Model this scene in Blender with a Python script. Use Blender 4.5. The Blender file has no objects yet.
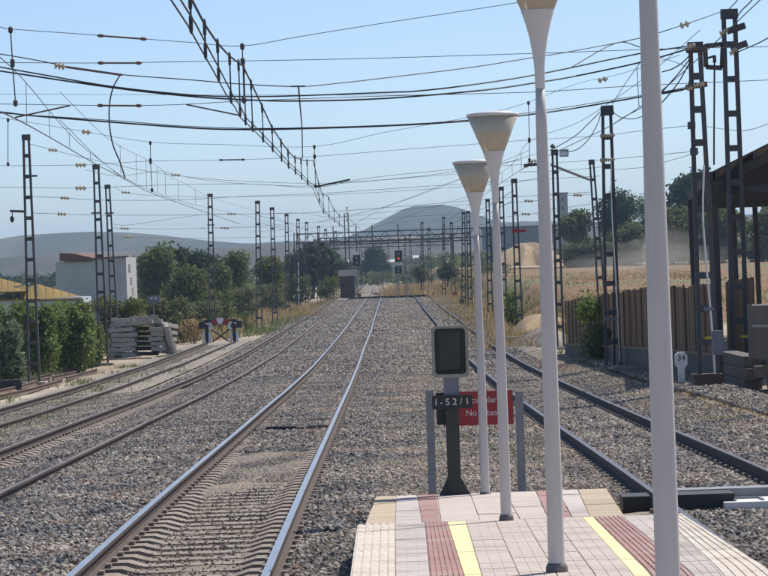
import bpy, math, random
import numpy as np
from mathutils import Vector, Matrix, Euler
random.seed(7); rng = np.random.default_rng(7)
sc = bpy.context.scene
COL = sc.collection
R = math.radians

# ---------------------------------------------------------------- camera
CZ = 2.45; F = 2800.0; PITCH = math.atan(16/F); ROLL = R(2.0)
CM = (Matrix.Rotation(math.pi/2-PITCH, 4, 'X') @ Matrix.Rotation(-ROLL, 4, 'Z'))
cd = bpy.data.cameras.new('camera'); cam = bpy.data.objects.new('camera', cd); COL.objects.link(cam)
cam.matrix_world = Matrix.Translation((0, 0, CZ)) @ CM
cd.sensor_width = 36; cd.lens = F/768*36; cd.clip_start = .5; cd.clip_end = 30000
sc.camera = cam

# ---------------------------------------------------------------- sky, sun, exposure
SUN_EL, SUN_AZ = R(54), math.atan2(.66, .75)
w = bpy.data.worlds.new('World'); sc.world = w; w.use_nodes = True
nt = w.node_tree; bg = nt.nodes['Background']
sky = nt.nodes.new('ShaderNodeTexSky'); sky.sky_type = 'NISHITA'; sky.sun_disc = False
sky.sun_elevation = SUN_EL; sky.sun_rotation = SUN_AZ
sky.air_density = .7; sky.dust_density = .6; sky.ozone_density = 3.5; sky.altitude = 100
nt.links.new(sky.outputs[0], bg.inputs[0]); bg.inputs[1].default_value = .12
sd = bpy.data.lights.new('sun', 'SUN'); sd.energy = 4.4; sd.angle = R(.5); sd.color = (1, .95, .86)
so = bpy.data.objects.new('sun', sd); COL.objects.link(so)
sv = Vector((math.sin(SUN_AZ)*math.cos(SUN_EL), math.cos(SUN_AZ)*math.cos(SUN_EL), math.sin(SUN_EL)))
so.rotation_euler = sv.to_track_quat('Z', 'Y').to_euler(); so.location = (30, 30, 60)
sc.view_settings.view_transform = 'Standard'; sc.view_settings.look = 'None'
sc.view_settings.exposure = 0.30; sc.view_settings.gamma = 1
sc.cycles.max_bounces = 6; sc.cycles.volume_bounces = 0

# ---------------------------------------------------------------- placing helpers
M3 = CM.to_3x3()
def ray(x, y):
    v = M3 @ Vector(((x-384)/F, -(y-288)/F, -1)); return v/v.y
def at(x, y, Y):
    """point at distance Y seen at photo pixel x, y"""
    v = ray(x, y)*Y; return Vector((v.x, Y, v.z+CZ))
YK = [-50, 0, 23.2, 33.6, 50, 65.8, 75, 100, 130, 167, 250, 333, 420, 780, 2000, 6000]
DK = [2.36, 2.40, 2.45, 2.55, 2.76, 2.95, 3.08, 3.34, 3.50, 3.45, 3.33, 2.95, 2.75, 2.2, 1.0, 1.0]
YG = np.linspace(-50, 6000, 24201)
_d = np.interp(YG, YK, DK); _k = np.hanning(61); _k /= _k.sum()
_d = np.convolve(np.pad(_d, 30, mode='edge'), _k, mode='valid')
def railz(Y): return CZ-np.interp(Y, YG, _d)
def track_x(n, Y):
    if n == 1: return np.interp(Y, [0, 130, 168, 251, 333, 780, 900], [-1.9, -1.86, -1.68, -1.52, -1.2, -.9, -.7])
    if n == 2: return np.interp(Y, [0, 110, 200, 333, 780, 900], [-5.97, -5.95, -5.75, -5.25, -4.6, -4.4])
    if n == 3: return np.interp(Y, [0, 120, 172, 900], [-10.4, -10.4, -9.95, -9.95])
    return np.interp(Y, [0, 60, 106, 172, 310], [3.72, 3.74, 3.95, 4.15, 4.4])
UO = ([-400, -60, -18, -11, -8.6, -5.2, -2.2, 0, 6.8, 8.3, 10.4, 14, 400], [-.3, -.5, -.5, -.45, -.42, -.2, 0, 0, 0, .14, .14, 0, 0])
def off(X, Y):
    return np.interp(np.asarray(X)-track_x(1, Y), *UO)
FK = ([0, 60, 110, 150, 200, 300, 450, 700, 1200, 6000], [-2.6, -2.6, -2.1, -1.9, -1.2, -.8, -.1, .8, 1.5, 1])
def smooth(a, b, x):
    t = np.clip((np.asarray(x)-a)/(b-a), 0, 1); return t*t*(3-2*t)
def ground(X, Y):
    X = np.asarray(X, float); Y = np.asarray(Y, float)
    u = X-track_x(1, Y)
    z = railz(Y)+off(X, Y)-.20
    bump = .05*np.sin(X*.9+Y*.31)*np.sin(Y*.23-X*.4)*smooth(8.5, 10, np.abs(u-.5))
    zf = CZ+np.interp(Y, *FK)
    t = smooth(9.8, 13.5, u)*(1-smooth(900, 1400, Y))
    lo = smooth(16, 40, -u)*-.35
    return z*(1-t)+zf*t+bump+lo
def on_ground(x, y, lift=0.0):
    r = ray(x, y); Y = np.arange(14, 1400, .1)
    d = r.z*Y+CZ-(ground(r.x*Y, Y)+lift)
    i = int(np.argmax(d < 0)); return Vector((r.x*Y[i], Y[i], r.z*Y[i]+CZ))
def gpt(X, Y, dz=0.0): return Vector((X, Y, float(ground(X, Y))+dz))

# ---------------------------------------------------------------- materials
def mat(name, c1, c2=None, rough=.8, scale=6, detail=4, bump=0, bscale=None, metal=0, rand=.0, isl=.0, streak=None, spec=.5, c3=None, sc3=.6, p3=(.5, .62), coord='Object'):
    m = bpy.data.materials.new(name); m.use_nodes = True
    n = m.node_tree.nodes; l = m.node_tree.links; b = n['Principled BSDF']
    b.inputs['Roughness'].default_value = rough; b.inputs['Metallic'].default_value = metal
    b.inputs['Specular IOR Level'].default_value = spec
    tc = n.new('ShaderNodeTexCoord'); vec = tc.outputs[coord]
    if streak:
        mp = n.new('ShaderNodeMapping'); mp.inputs['Scale'].default_value = streak; l.new(vec, mp.inputs[0]); vec = mp.outputs[0]
    c2 = c2 or tuple(x*.75 for x in c1)
    nz = n.new('ShaderNodeTexNoise'); nz.inputs['Scale'].default_value = scale; nz.inputs['Detail'].default_value = detail; nz.inputs['Roughness'].default_value = .62
    l.new(vec, nz.inputs['Vector'])
    rp = n.new('ShaderNodeValToRGB'); rp.color_ramp.elements[0].position = .32; rp.color_ramp.elements[1].position = .68
    rp.color_ramp.elements[0].color = (*c2, 1); rp.color_ramp.elements[1].color = (*c1, 1)
    l.new(nz.outputs['Fac'], rp.inputs[0]); out = rp.outputs[0]
    if c3:
        n3 = n.new('ShaderNodeTexNoise'); n3.inputs['Scale'].default_value = sc3; n3.inputs['Detail'].default_value = 5; l.new(vec, n3.inputs['Vector'])
        r3 = n.new('ShaderNodeValToRGB'); r3.color_ramp.elements[0].position = p3[0]; r3.color_ramp.elements[1].position = p3[1]; l.new(n3.outputs['Fac'], r3.inputs[0])
        mx = n.new('ShaderNodeMixRGB'); mx.inputs[2].default_value = (*c3, 1); l.new(r3.outputs[0], mx.inputs[0]); l.new(out, mx.inputs[1]); out = mx.outputs[0]
    def vary(src, amt, out):
        mr = n.new('ShaderNodeMapRange'); mr.inputs[3].default_value = 1-amt; mr.inputs[4].default_value = 1+amt; l.new(src, mr.inputs[0])
        h = n.new('ShaderNodeHueSaturation'); l.new(mr.outputs[0], h.inputs['Value']); l.new(out, h.inputs['Color']); return h.outputs[0]
    if rand: out = vary(n.new('ShaderNodeObjectInfo').outputs['Random'], rand, out)
    if isl: out = vary(n.new('ShaderNodeNewGeometry').outputs['Random Per Island'], isl, out)
    l.new(out, b.inputs['Base Color'])
    if bump:
        nb = n.new('ShaderNodeTexNoise'); nb.inputs['Scale'].default_value = bscale or scale*4; nb.inputs['Detail'].default_value = 3; l.new(vec, nb.inputs['Vector'])
        bp = n.new('ShaderNodeBump'); bp.inputs['Strength'].default_value = bump; bp.inputs['Distance'].default_value = .02; l.new(nb.outputs['Fac'], bp.inputs['Height']); l.new(bp.outputs[0], b.inputs['Normal'])
    return m
def stone_mat(name, cols, scale, dirt, gap=.35, bump=.8, dirtpos=(.45, .7), sandx=None):
    """loose stones: one colour per voronoi cell, dark joints, relief"""
    m = bpy.data.materials.new(name); m.use_nodes = True
    n = m.node_tree.nodes; l = m.node_tree.links; b = n['Principled BSDF']; b.inputs['Roughness'].default_value = .9; b.inputs['Specular IOR Level'].default_value = .25
    tc = n.new('ShaderNodeTexCoord'); v = n.new('ShaderNodeTexVoronoi'); v.inputs['Scale'].default_value = scale; l.new(tc.outputs['Object'], v.inputs['Vector'])
    sep = n.new('ShaderNodeSeparateColor'); l.new(v.outputs['Color'], sep.inputs[0])
    rp = n.new('ShaderNodeValToRGB'); e = rp.color_ramp.elements; rp.color_ramp.interpolation = 'LINEAR'
    while len(e) < len(cols): e.new(.5)
    for i, c in enumerate(cols): e[i].position = i/(len(cols)-1); e[i].color = (*c, 1)
    l.new(sep.outputs[0], rp.inputs[0])
    rg = n.new('ShaderNodeValToRGB'); rg.color_ramp.elements[0].position = .25; rg.color_ramp.elements[0].color = (1, 1, 1, 1); rg.color_ramp.elements[1].position = .75; rg.color_ramp.elements[1].color = (gap, gap, gap, 1)
    mu = n.new('ShaderNodeMath'); mu.operation = 'MULTIPLY'; mu.inputs[1].default_value = 1.0; l.new(v.outputs['Distance'], mu.inputs[0]); l.new(mu.outputs[0], rg.inputs[0])
    mx = n.new('ShaderNodeMixRGB'); mx.blend_type = 'MULTIPLY'; mx.inputs[0].default_value = 1; l.new(rp.outputs[0], mx.inputs[1]); l.new(rg.outputs[0], mx.inputs[2])
    nz = n.new('ShaderNodeTexNoise'); nz.inputs['Scale'].default_value = .35; nz.inputs['Detail'].default_value = 6; l.new(tc.outputs['Object'], nz.inputs['Vector'])
    r2 = n.new('ShaderNodeValToRGB'); r2.color_ramp.elements[0].position = dirtpos[0]; r2.color_ramp.elements[1].position = dirtpos[1]; l.new(nz.outputs['Fac'], r2.inputs[0])
    m2 = n.new('ShaderNodeMixRGB'); m2.inputs[2].default_value = (*dirt, 1); l.new(mx.outputs[0], m2.inputs[1])
    md = n.new('ShaderNodeMath'); md.operation = 'MULTIPLY'; md.inputs[1].default_value = .65; l.new(r2.outputs[0], md.inputs[0]); l.new(md.outputs[0], m2.inputs[0])
    out = m2.outputs[0]
    if sandx:
        # fine sandy gravel between the main and the loop line, thinning out towards both
        sx = n.new('ShaderNodeSeparateXYZ'); l.new(tc.outputs['Object'], sx.inputs[0])
        ad = n.new('ShaderNodeMath'); ad.operation = 'MULTIPLY_ADD'; ad.inputs[1].default_value = 2.2; l.new(nz.outputs['Fac'], ad.inputs[0]); l.new(sx.outputs[0], ad.inputs[2])
        mr = n.new('ShaderNodeMapRange'); mr.inputs[1].default_value = sandx[0]; mr.inputs[2].default_value = sandx[1]; l.new(ad.outputs[0], mr.inputs[0])
        mq = n.new('ShaderNodeMapRange'); mq.inputs[1].default_value = sandx[2]; mq.inputs[2].default_value = sandx[3]; mq.inputs[3].default_value = 1; mq.inputs[4].default_value = 0; l.new(ad.outputs[0], mq.inputs[0])
        mm = n.new('ShaderNodeMath'); mm.operation = 'MULTIPLY'; l.new(mr.outputs[0], mm.inputs[0]); l.new(mq.outputs[0], mm.inputs[1])
        mh = n.new('ShaderNodeMath'); mh.operation = 'MULTIPLY'; mh.inputs[1].default_value = .75; l.new(mm.outputs[0], mh.inputs[0])
        m3 = n.new('ShaderNodeMixRGB'); m3.inputs[2].default_value = (.35, .30, .245, 1); l.new(mh.outputs[0], m3.inputs[0]); l.new(out, m3.inputs[1]); out = m3.outputs[0]
    l.new(out, b.inputs['Base Color'])
    bp = n.new('ShaderNodeBump'); bp.inputs['Strength'].default_value = bump; bp.inputs['Distance'].default_value = .05; bp.invert = True; l.new(v.outputs['Distance'], bp.inputs['Height']); l.new(bp.outputs[0], b.inputs['Normal'])
    return m
BC = [(.12, .10, .088), (.29, .25, .215), (.19, .165, .15), (.38, .335, .285), (.27, .20, .15), (.50, .455, .40)]
MT = {}
MT['ballast'] = stone_mat('ballast_stone', BC, 16, (.30, .235, .175), sandx=(.6, 1.9, 3.6, 4.6))
MT['fines'] = stone_mat('sandy_ballast', [(.30, .26, .21), (.40, .35, .29), (.24, .21, .18), (.46, .42, .36)], 14, (.38, .31, .24), gap=.5)
MT['earth'] = mat('dry_earth', (.36, .29, .22), (.25, .195, .145), .95, 1.2, 8, .7, 14, c3=(.42, .36, .29), sc3=.12, spec=.2)
MT['scrub_ground'] = mat('scrub_ground', (.21, .20, .10), (.13, .15, .065), .95, .5, 8, .6, 8, c3=(.33, .27, .17), sc3=.05, spec=.2)
MT['field'] = mat('tilled_field', (.24, .145, .082), (.17, .10, .055), .95, .4, 8, .5, 5, c3=(.15, .155, .07), sc3=.06, p3=(.5, .6), spec=.2)
MT['mound'] = mat('tan_earth_mound', (.36, .265, .165), (.26, .185, .11), .95, .6, 8, .8, 3, spec=.2)
MT['dirt_road'] = mat('pale_dirt_road', (.52, .45, .37), (.42, .35, .28), .95, 2, 5, .3, spec=.2)
def chips(name, cols):
    m = bpy.data.materials.new(name); m.use_nodes = True; n = m.node_tree.nodes; l = m.node_tree.links; b = n['Principled BSDF']; b.inputs['Roughness'].default_value = .85; b.inputs['Specular IOR Level'].default_value = .3
    oi = n.new('ShaderNodeObjectInfo'); rp = n.new('ShaderNodeValToRGB'); e = rp.color_ramp.elements
    while len(e) < len(cols): e.new(.5)
    for i, c in enumerate(cols): e[i].position = i/(len(cols)-1); e[i].color = (*c, 1)
    l.new(oi.outputs['Random'], rp.inputs[0]); nz = n.new('ShaderNodeTexNoise'); nz.inputs['Scale'].default_value = 1.2
    tc = n.new('ShaderNodeTexCoord'); l.new(tc.outputs['Object'], nz.inputs['Vector']); mr = n.new('ShaderNodeMapRange'); mr.inputs[3].default_value = .75; mr.inputs[4].default_value = 1.25; l.new(nz.outputs['Fac'], mr.inputs[0])
    h = n.new('ShaderNodeHueSaturation'); l.new(mr.outputs[0], h.inputs['Value']); l.new(rp.outputs[0], h.inputs['Color']); # broad patches of grime and dust over the bed
    ge = n.new('ShaderNodeNewGeometry'); np_ = n.new('ShaderNodeTexNoise'); np_.inputs['Scale'].default_value = .55; np_.inputs['Detail'].default_value = 5; l.new(ge.outputs['Position'], np_.inputs['Vector'])
    rq = n.new('ShaderNodeValToRGB'); rq.color_ramp.elements[0].position = .33; rq.color_ramp.elements[0].color = (.52, .54, .58, 1); rq.color_ramp.elements[1].position = .68; rq.color_ramp.elements[1].color = (1.15, 1.06, .95, 1); l.new(np_.outputs['Fac'], rq.inputs[0])
    mg = n.new('ShaderNodeMixRGB'); mg.blend_type = 'MULTIPLY'; mg.inputs[0].default_value = 1; l.new(h.outputs[0], mg.inputs[1]); l.new(rq.outputs[0], mg.inputs[2])
    l.new(mg.outputs[0], b.inputs['Base Color']); return m
MT['stone'] = chips('loose_stone', [(.05, .048, .05), (.20, .18, .165), (.34, .31, .285), (.15, .14, .135), (.44, .40, .36), (.27, .185, .135), (.10, .098, .10), (.62, .58, .54), (.24, .215, .195)])
MT['stone2'] = chips('dusty_stone', [(.15, .13, .11), (.37, .325, .275), (.28, .24, .205), (.46, .41, .35), (.33, .25, .185), (.20, .18, .165), (.62, .57, .50)])
MT['concrete'] = mat('weathered_concrete', (.43, .39, .34), (.30, .27, .235), .9, 5, 6, .3, 40, rand=.12)
MT['sleeper'] = mat('sleeper_concrete', (.30, .25, .205), (.20, .165, .135), .9, 6, 6, .4, 40, rand=.15, c3=(.24, .19, .15), sc3=3)
MT['wood_sleeper'] = mat('old_sleeper_timber', (.30, .25, .20), (.19, .15, .12), .9, 4, 6, .5, 20, rand=.25)
MT['rail_head'] = mat('polished_rail_head', (.47, .48, .50), (.38, .39, .41), .36, 3, 4, metal=.85)
MT['rail_worn'] = mat('worn_rail_head', (.24, .18, .155), (.16, .115, .095), .5, 3, 4, metal=.35)
MT['rail_dull'] = mat('dull_rail_head', (.15, .135, .13), (.10, .088, .085), .42, 3, 4, metal=.4)
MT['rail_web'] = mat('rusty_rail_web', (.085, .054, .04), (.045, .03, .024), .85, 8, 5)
MT['rail_web_dark'] = mat('dark_rail_web', (.045, .04, .042), (.028, .026, .028), .8, 8, 5)
MT['rust'] = mat('loose_rail_rust', (.15, .09, .065), (.075, .05, .04), .85, 5, 6, rand=.25)
MT['mast'] = mat('mast_steel', (.075, .076, .086), (.05, .051, .06), .7, 4, 5, rand=.2, c3=(.08, .065, .055), sc3=2.5)
MT['wire'] = mat('copper_wire', (.085, .075, .08), (.055, .048, .052), .6, 3, 2, metal=.2)
MT['cable'] = mat('black_cable', (.028, .028, .034), (.02, .02, .025), .6, 3, 2)
MT['rustwire'] = mat('rust_rod', (.19, .12, .09), (.12, .08, .06), .7, 9, 3)
MT['porcelain'] = mat('cream_insulator', (.62, .54, .40), (.50, .42, .30), .35, 12, 3)
MT['pole'] = mat('pole_paint', (.60, .56, .53), (.53, .49, .46), .5, 2.5, 5, streak=(6, 6, .6), rand=.03)
MT['lampwhite'] = mat('lamp_white', (.70, .67, .65), (.63, .60, .58), .45, 3, 4)
MT['base_metal'] = mat('pole_foot_dark', (.20, .18, .17), (.12, .11, .105), .7, 10, 4)
MT['tile'] = mat('platform_tile', (.54, .455, .40), (.46, .385, .34), .85, 9, 6, .15, 60, rand=.05, c3=(.45, .385, .345), sc3=1.2)
MT['tile_grey'] = mat('grey_platform_tile', (.51, .445, .405), (.44, .385, .35), .85, 9, 6, .15, 60, rand=.08, c3=(.38, .325, .29), sc3=1.6)
MT['tile_edge'] = mat('white_edge_tile', (.60, .53, .45), (.52, .455, .385), .85, 9, 6, .15, 60, rand=.07, c3=(.44, .375, .31), sc3=2.2)
MT['tile_red'] = mat('red_tactile_tile', (.37, .20, .175), (.30, .16, .14), .85, 9, 6, .2, 60, rand=.1, c3=(.33, .235, .21), sc3=2.0)
MT['tile_yellow'] = mat('yellow_line_paint', (.80, .70, .33), (.73, .635, .30), .7, 6, 6, rand=.03, c3=(.68, .60, .38), sc3=3)
MT['slab_tan'] = mat('tan_ramp_slab', (.50, .40, .285), (.36, .28, .195), .9, 2, 6, .3, 30, streak=(.5, 6, 1), rand=.1)
MT['sig_black'] = mat('signal_black', (.022, .024, .023), (.016, .017, .017), .6, 5, 3)
MT['sig_post'] = mat('signal_post_paint', (.040, .044, .040), (.028, .031, .028), .6, 5, 4)
MT['sig_frame'] = mat('signal_hood_rim', (.33, .32, .27), (.25, .24, .20), .6, 6, 5)
MT['galv'] = mat('galvanised_steel', (.27, .28, .29), (.21, .22, .23), .55, 5, 5, metal=.3)
MT['sign_red'] = mat('sign_red', (.36, .022, .028), (.30, .02, .025), .5, 3, 4)
MT['white'] = mat('white_paint', (.75, .74, .72), (.66, .65, .63), .6, 4, 4)
MT['plaster'] = mat('whitewashed_wall', (.50, .495, .49), (.40, .395, .39), .9, .6, 8, .2, c3=(.36, .33, .30), sc3=.35, p3=(.56, .72), streak=(1, 1, .5))
MT['rooftile'] = mat('red_roof_tile', (.20, .10, .07), (.13, .065, .045), .9, 2, 6, .3)
MT['ochre'] = mat('ochre_lichen_roof', (.23, .145, .014), (.16, .095, .010), .9, 1.5, 6, .2, rand=.1)
MT['palewall'] = mat('pale_shed_wall', (.55, .60, .66), (.48, .52, .57), .8, 2, 4)
MT['board'] = mat('fence_board', (.30, .185, .105), (.20, .125, .075), .85, 3, 6, .4, 25, streak=(4, 4, .5), rand=.18)
MT['fence_post'] = mat('fence_post_timber', (.30, .20, .12), (.16, .11, .07), .85, 3, 6, streak=(4, 4, .5), rand=.25)
MT['footing'] = mat('dark_concrete_wall', (.15, .13, .115), (.09, .08, .07), .9, 2, 7, .4, 18, streak=(1, 1, .4), rand=.08)
MT['shed_sheet'] = mat('shed_roof_sheet', (.10, .09, .085), (.06, .055, .052), .8, 3, 5, rand=.15)
MT['shed_steel'] = mat('shed_steel', (.06, .055, .053), (.04, .037, .036), .75, 4, 5, rand=.2)
MT['brownbox'] = mat('rusty_box', (.12, .075, .055), (.08, .05, .04), .8, 5, 5)
MT['greybox'] = mat('grey_cabinet', (.20, .22, .26), (.15, .165, .195), .6, 5, 4)
MT['yellow_tag'] = mat('yellow_tag', (.62, .50, .04), (.52, .42, .03), .6, 5, 3)
MT['hut'] = mat('hut_brown', (.14, .085, .055), (.09, .055, .036), .85, 3, 5, .3)
MT['pale_roof'] = mat('pale_flat_roof', (.58, .53, .45), (.48, .43, .36), .85, 3, 5)
MT['bark'] = mat('bark', (.14, .10, .075), (.08, .06, .045), .95, 6, 5, .5)
def leaf(name, a, b, isl=.35):
    """leaf: reflects and lets light through"""
    m = mat(name, a, b, .7, .35, 5, isl=isl, spec=.25); n = m.node_tree.nodes; l = m.node_tree.links; p = n['Principled BSDF']
    src = p.inputs['Base Color'].links[0].from_socket; t = n.new('ShaderNodeBsdfTranslucent'); l.new(src, t.inputs[0])
    mx = n.new('ShaderNodeMixShader'); mx.inputs[0].default_value = .42; l.new(p.outputs[0], mx.inputs[1]); l.new(t.outputs[0], mx.inputs[2]); l.new(mx.outputs[0], n['Material Output'].inputs[0]); return m
MT['leaf_mid'] = leaf('leaf_mid', (.155, .185, .052), (.078, .102, .03))
MT['leaf_dark'] = leaf('leaf_dark', (.06, .085, .033), (.032, .05, .021))
MT['leaf_yellow'] = leaf('leaf_yellow', (.16, .17, .035), (.09, .105, .025))
MT['leaf_hedge'] = leaf('leaf_hedge', (.21, .26, .07), (.10, .15, .04))
MT['leaf_reed'] = leaf('leaf_reed', (.22, .27, .16), (.12, .17, .085))
MT['leaf_scrub'] = leaf('leaf_scrub', (.17, .185, .085), (.10, .12, .05))
MT['straw'] = leaf('dry_straw', (.42, .31, .16), (.29, .20, .10), .3)
MT['weed'] = leaf('green_weed', (.16, .19, .07), (.10, .125, .045), .3)
MT['hill'] = mat('far_hillside', (.055, .06, .048), (.02, .028, .02), .95, .02, 9, c3=(.095, .088, .07), sc3=.008, streak=(1, .12, .4))
MT['foothill'] = mat('foothill_slope', (.075, .067, .052), (.016, .022, .014), .95, .045, 8, c3=(.14, .115, .085), sc3=.016, p3=(.54, .6), streak=(1, .07, .3))
MT['viaduct'] = mat('grey_embankment_wall', (.24, .235, .235), (.20, .195, .195), .9, .05, 5)
MT['tower'] = mat('tower_concrete', (.33, .30, .29), (.28, .255, .25), .9, .3, 4)
def lamp_red():
    m = bpy.data.materials.new('red_signal_light'); m.use_nodes = True; b = m.node_tree.nodes['Principled BSDF']
    b.inputs['Base Color'].default_value = (.5, .02, .02, 1); b.inputs['Emission Color'].default_value = (1, .03, .02, 1); b.inputs['Emission Strength'].default_value = .45; return m
MT['redlight'] = lamp_red()
def diffuser():
    m = mat('smoked_diffuser', (.56, .495, .385), (.50, .44, .34), .3, 2, 3, spec=.5)
    b = m.node_tree.nodes['Principled BSDF']; b.inputs['Alpha'].default_value = .86
    return m
MT['diffuser'] = diffuser()
MT['reflector'] = mat('lamp_reflector', (.66, .67, .68), (.55, .56, .57), .3, 5, 3, metal=.4)

# ---------------------------------------------------------------- mesh helpers
class MB:
    def __init__(s): s.v = []; s.f = []; s.m = []
    def add(s, vs, fs, mi=0):
        o = len(s.v); s.v += [tuple(p) for p in vs]; s.f += [tuple(i+o for i in q) for q in fs]; s.m += [mi]*len(fs)
    def hexa(s, lo, hi, mi=0):
        s.add(list(lo)+list(hi), [(3, 2, 1, 0), (4, 5, 6, 7), (0, 1, 5, 4), (1, 2, 6, 5), (2, 3, 7, 6), (3, 0, 4, 7)], mi)
    def box(s, c, d, rz=0, mi=0, tilt=None):
        m = Matrix.Rotation(rz, 3, 'Z')
        if tilt: m = m @ Euler(tilt).to_matrix()
        x, y, z = d[0]/2, d[1]/2, d[2]/2; c = Vector(c)
        q = [(-x, -y), (x, -y), (x, y), (-x, y)]
        s.hexa([c+m@Vector((a, b, -z)) for a, b in q], [c+m@Vector((a, b, z)) for a, b in q], mi)
    def bar(s, a, b, wd, ht, mi=0, side=None):
        a, b = Vector(a), Vector(b); d = (b-a).normalized()
        u = Vector(side) if side else (Vector((0, 0, 1)) if abs(d.z) < .9 else Vector((0, 1, 0)))
        x = d.cross(u).normalized(); y = x.cross(d)
        q = [x*sx*wd/2+y*sy*ht/2 for sx, sy in ((-1, -1), (1, -1), (1, 1), (-1, 1))]
        s.hexa([a+k for k in q], [b+k for k in q], mi)
    def tube(s, pts, r, n=5, mi=0, cap=True):
        pts = [Vector(p) for p in pts]; o = len(s.v); rr = r if isinstance(r, (list, tuple)) else [r]*len(pts)
        for i, p in enumerate(pts):
            d = (pts[min(i+1, len(pts)-1)]-pts[max(i-1, 0)]).normalized()
            u = Vector((0, 0, 1)) if abs(d.z) < .9 else Vector((0, 1, 0))
            x = d.cross(u).normalized(); y = d.cross(x).normalized()
            for k in range(n):
                a = 2*math.pi*k/n; s.v.append(tuple(p+(x*math.cos(a)+y*math.sin(a))*rr[i]))
        for i in range(len(pts)-1):
            for k in range(n):
                s.f.append((o+i*n+k, o+i*n+(k+1) % n, o+(i+1)*n+(k+1) % n, o+(i+1)*n+k)); s.m.append(mi)
        if cap:
            s.f.append(tuple(o+k for k in range(n))[::-1]); s.m.append(mi)
            s.f.append(tuple(o+(len(pts)-1)*n+k for k in range(n))); s.m.append(mi)
    def lathe(s, c, prof, n=24, mi=0):
        c = Vector(c); s.tube([c+Vector((0, 0, h)) for r, h in prof], [max(r, .0005) for r, h in prof], n, mi)
    def grid(s, P, mi=0):
        nr, nc = len(P), len(P[0]); o = len(s.v)
        for row in P: s.v += [tuple(p) for p in row]
        for i in range(nr-1):
            for j in range(nc-1):
                s.f.append((o+i*nc+j, o+i*nc+j+1, o+(i+1)*nc+j+1, o+(i+1)*nc+j)); s.m.append(mi)
    def mesh(s, name, mats, smooth=False):
        me = bpy.data.meshes.new(name); me.from_pydata(s.v, [], s.f)
        for m in (mats if isinstance(mats, (list, tuple)) else [mats]): me.materials.append(MT[m] if isinstance(m, str) else m)
        if any(s.m): me.polygons.foreach_set('material_index', s.m)
        if smooth: me.polygons.foreach_set('use_smooth', [True]*len(me.polygons))
        me.update(); return me
    def build(s, name, mats, parent=None, smooth=False, origin=None):
        """one mesh object; vertices are given in world space, the origin is moved to the parent's"""
        if parent is not None and origin is None: origin = parent.get('_o', (0, 0, 0))
        if origin is not None:
            ox, oy, oz = origin; s.v = [(a-ox, b-oy, c-oz) for a, b, c in s.v]
        o = bpy.data.objects.new(name, s.mesh(name, mats, smooth)); COL.objects.link(o)
        if parent is not None: o.parent = parent
        elif origin is not None: o.location = origin
        if origin is not None: o['_o'] = tuple(origin)
        return o
def tag(o, label=None, cat=None, group=None, kind=None):
    if label: o['label'] = label
    if cat: o['category'] = cat
    if group: o['group'] = group
    if kind: o['kind'] = kind
    return o
def thing(name, label, cat, loc, group=None):
    o = bpy.data.objects.new(name, None); COL.objects.link(o); o.location = loc; o['_o'] = tuple(loc)
    return tag(o, label, cat, group)
def piece(name, me, parent, loc, rot=(0, 0, 0), scale=None):
    """an alike piece that shares mesh data; loc relative to its parent"""
    o = bpy.data.objects.new(name, me); COL.objects.link(o); o.parent = parent; o.location = loc; o.rotation_euler = rot
    if scale: o.scale = scale
    return o
_unit = {}
def unit_box(m):
    if m not in _unit:
        b = MB(); b.box((0, 0, 0), (1, 1, 1)); _unit[m] = b.mesh('block_'+m, m)
    return _unit[m]
def catmull(P, k=5):
    P = [Vector(p) for p in P]
    if len(P) < 3: return P
    Q = [P[0]*2-P[1]]+P+[P[-1]*2-P[-2]]; out = []
    for i in range(1, len(Q)-2):
        a, b, c, d = Q[i-1:i+3]
        for j in range(k):
            t = j/k; out.append(.5*((2*b)+(c-a)*t+(2*a-5*b+4*c-d)*t*t+(3*b-a-3*c+d)*t**3))
    return out+[P[-1]]
_txt = {}
def text(name, s, size, m, parent, loc, rot, label=None):
    """flat lettering, made into a thin mesh"""
    cu = bpy.data.curves.new(name, 'FONT'); cu.body = s; cu.size = size; cu.align_x = 'CENTER'; cu.align_y = 'CENTER'; cu.extrude = .002
    t = bpy.data.objects.new(name, cu); COL.objects.link(t)
    dg = bpy.context.evaluated_depsgraph_get(); me = bpy.data.meshes.new_from_object(t.evaluated_get(dg)); me.name = name
    bpy.data.objects.remove(t); me.materials.clear(); me.materials.append(MT[m])
    o = bpy.data.objects.new(name, me); COL.objects.link(o); o.parent = parent; o.location = loc; o.rotation_euler = rot
    return o

# ================================================================ THE SETTING
ys = np.concatenate([np.arange(-30, 20, 5), np.arange(20, 130, 1.5), np.arange(130, 360, 4), np.arange(360, 1000, 20), np.arange(1000, 6001, 250)])
us = np.concatenate([[-1800, -900, -400, -200, -100, -60], np.arange(-40, -10, 1.5), np.arange(-10, 16, .75), np.arange(16, 50, 3), [60, 100, 200, 400, 900, 1800]])
def sheet(yv, uv, fz, m):
    b = MB(); P = []
    for y in yv:
        xs = uv+track_x(1, y); z = fz(xs, np.full(len(xs), y)); P.append([(a, y, c) for a, c in zip(xs, z)])
    b.grid(P); return b
g = sheet(ys, us, lambda X, Y: ground(X, Y)-.05, 'earth')
gm = []
nc = len(us)-1
for i in range(len(ys)-1):
    for j in range(nc):
        u = (us[j]+us[j+1])/2; y = (ys[i]+ys[i+1])/2
        gm.append(1 if (u < -15 and y > 125) or (u < -21) else 2 if (u > 9.5 and y > 100) or (u > 8.5 and y > 122 and y < 700) else 1 if y > 480 else 0)
g.m = gm
tag(g.build('ground', ['earth', 'scrub_ground', 'field'], smooth=True), kind='structure')
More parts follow.
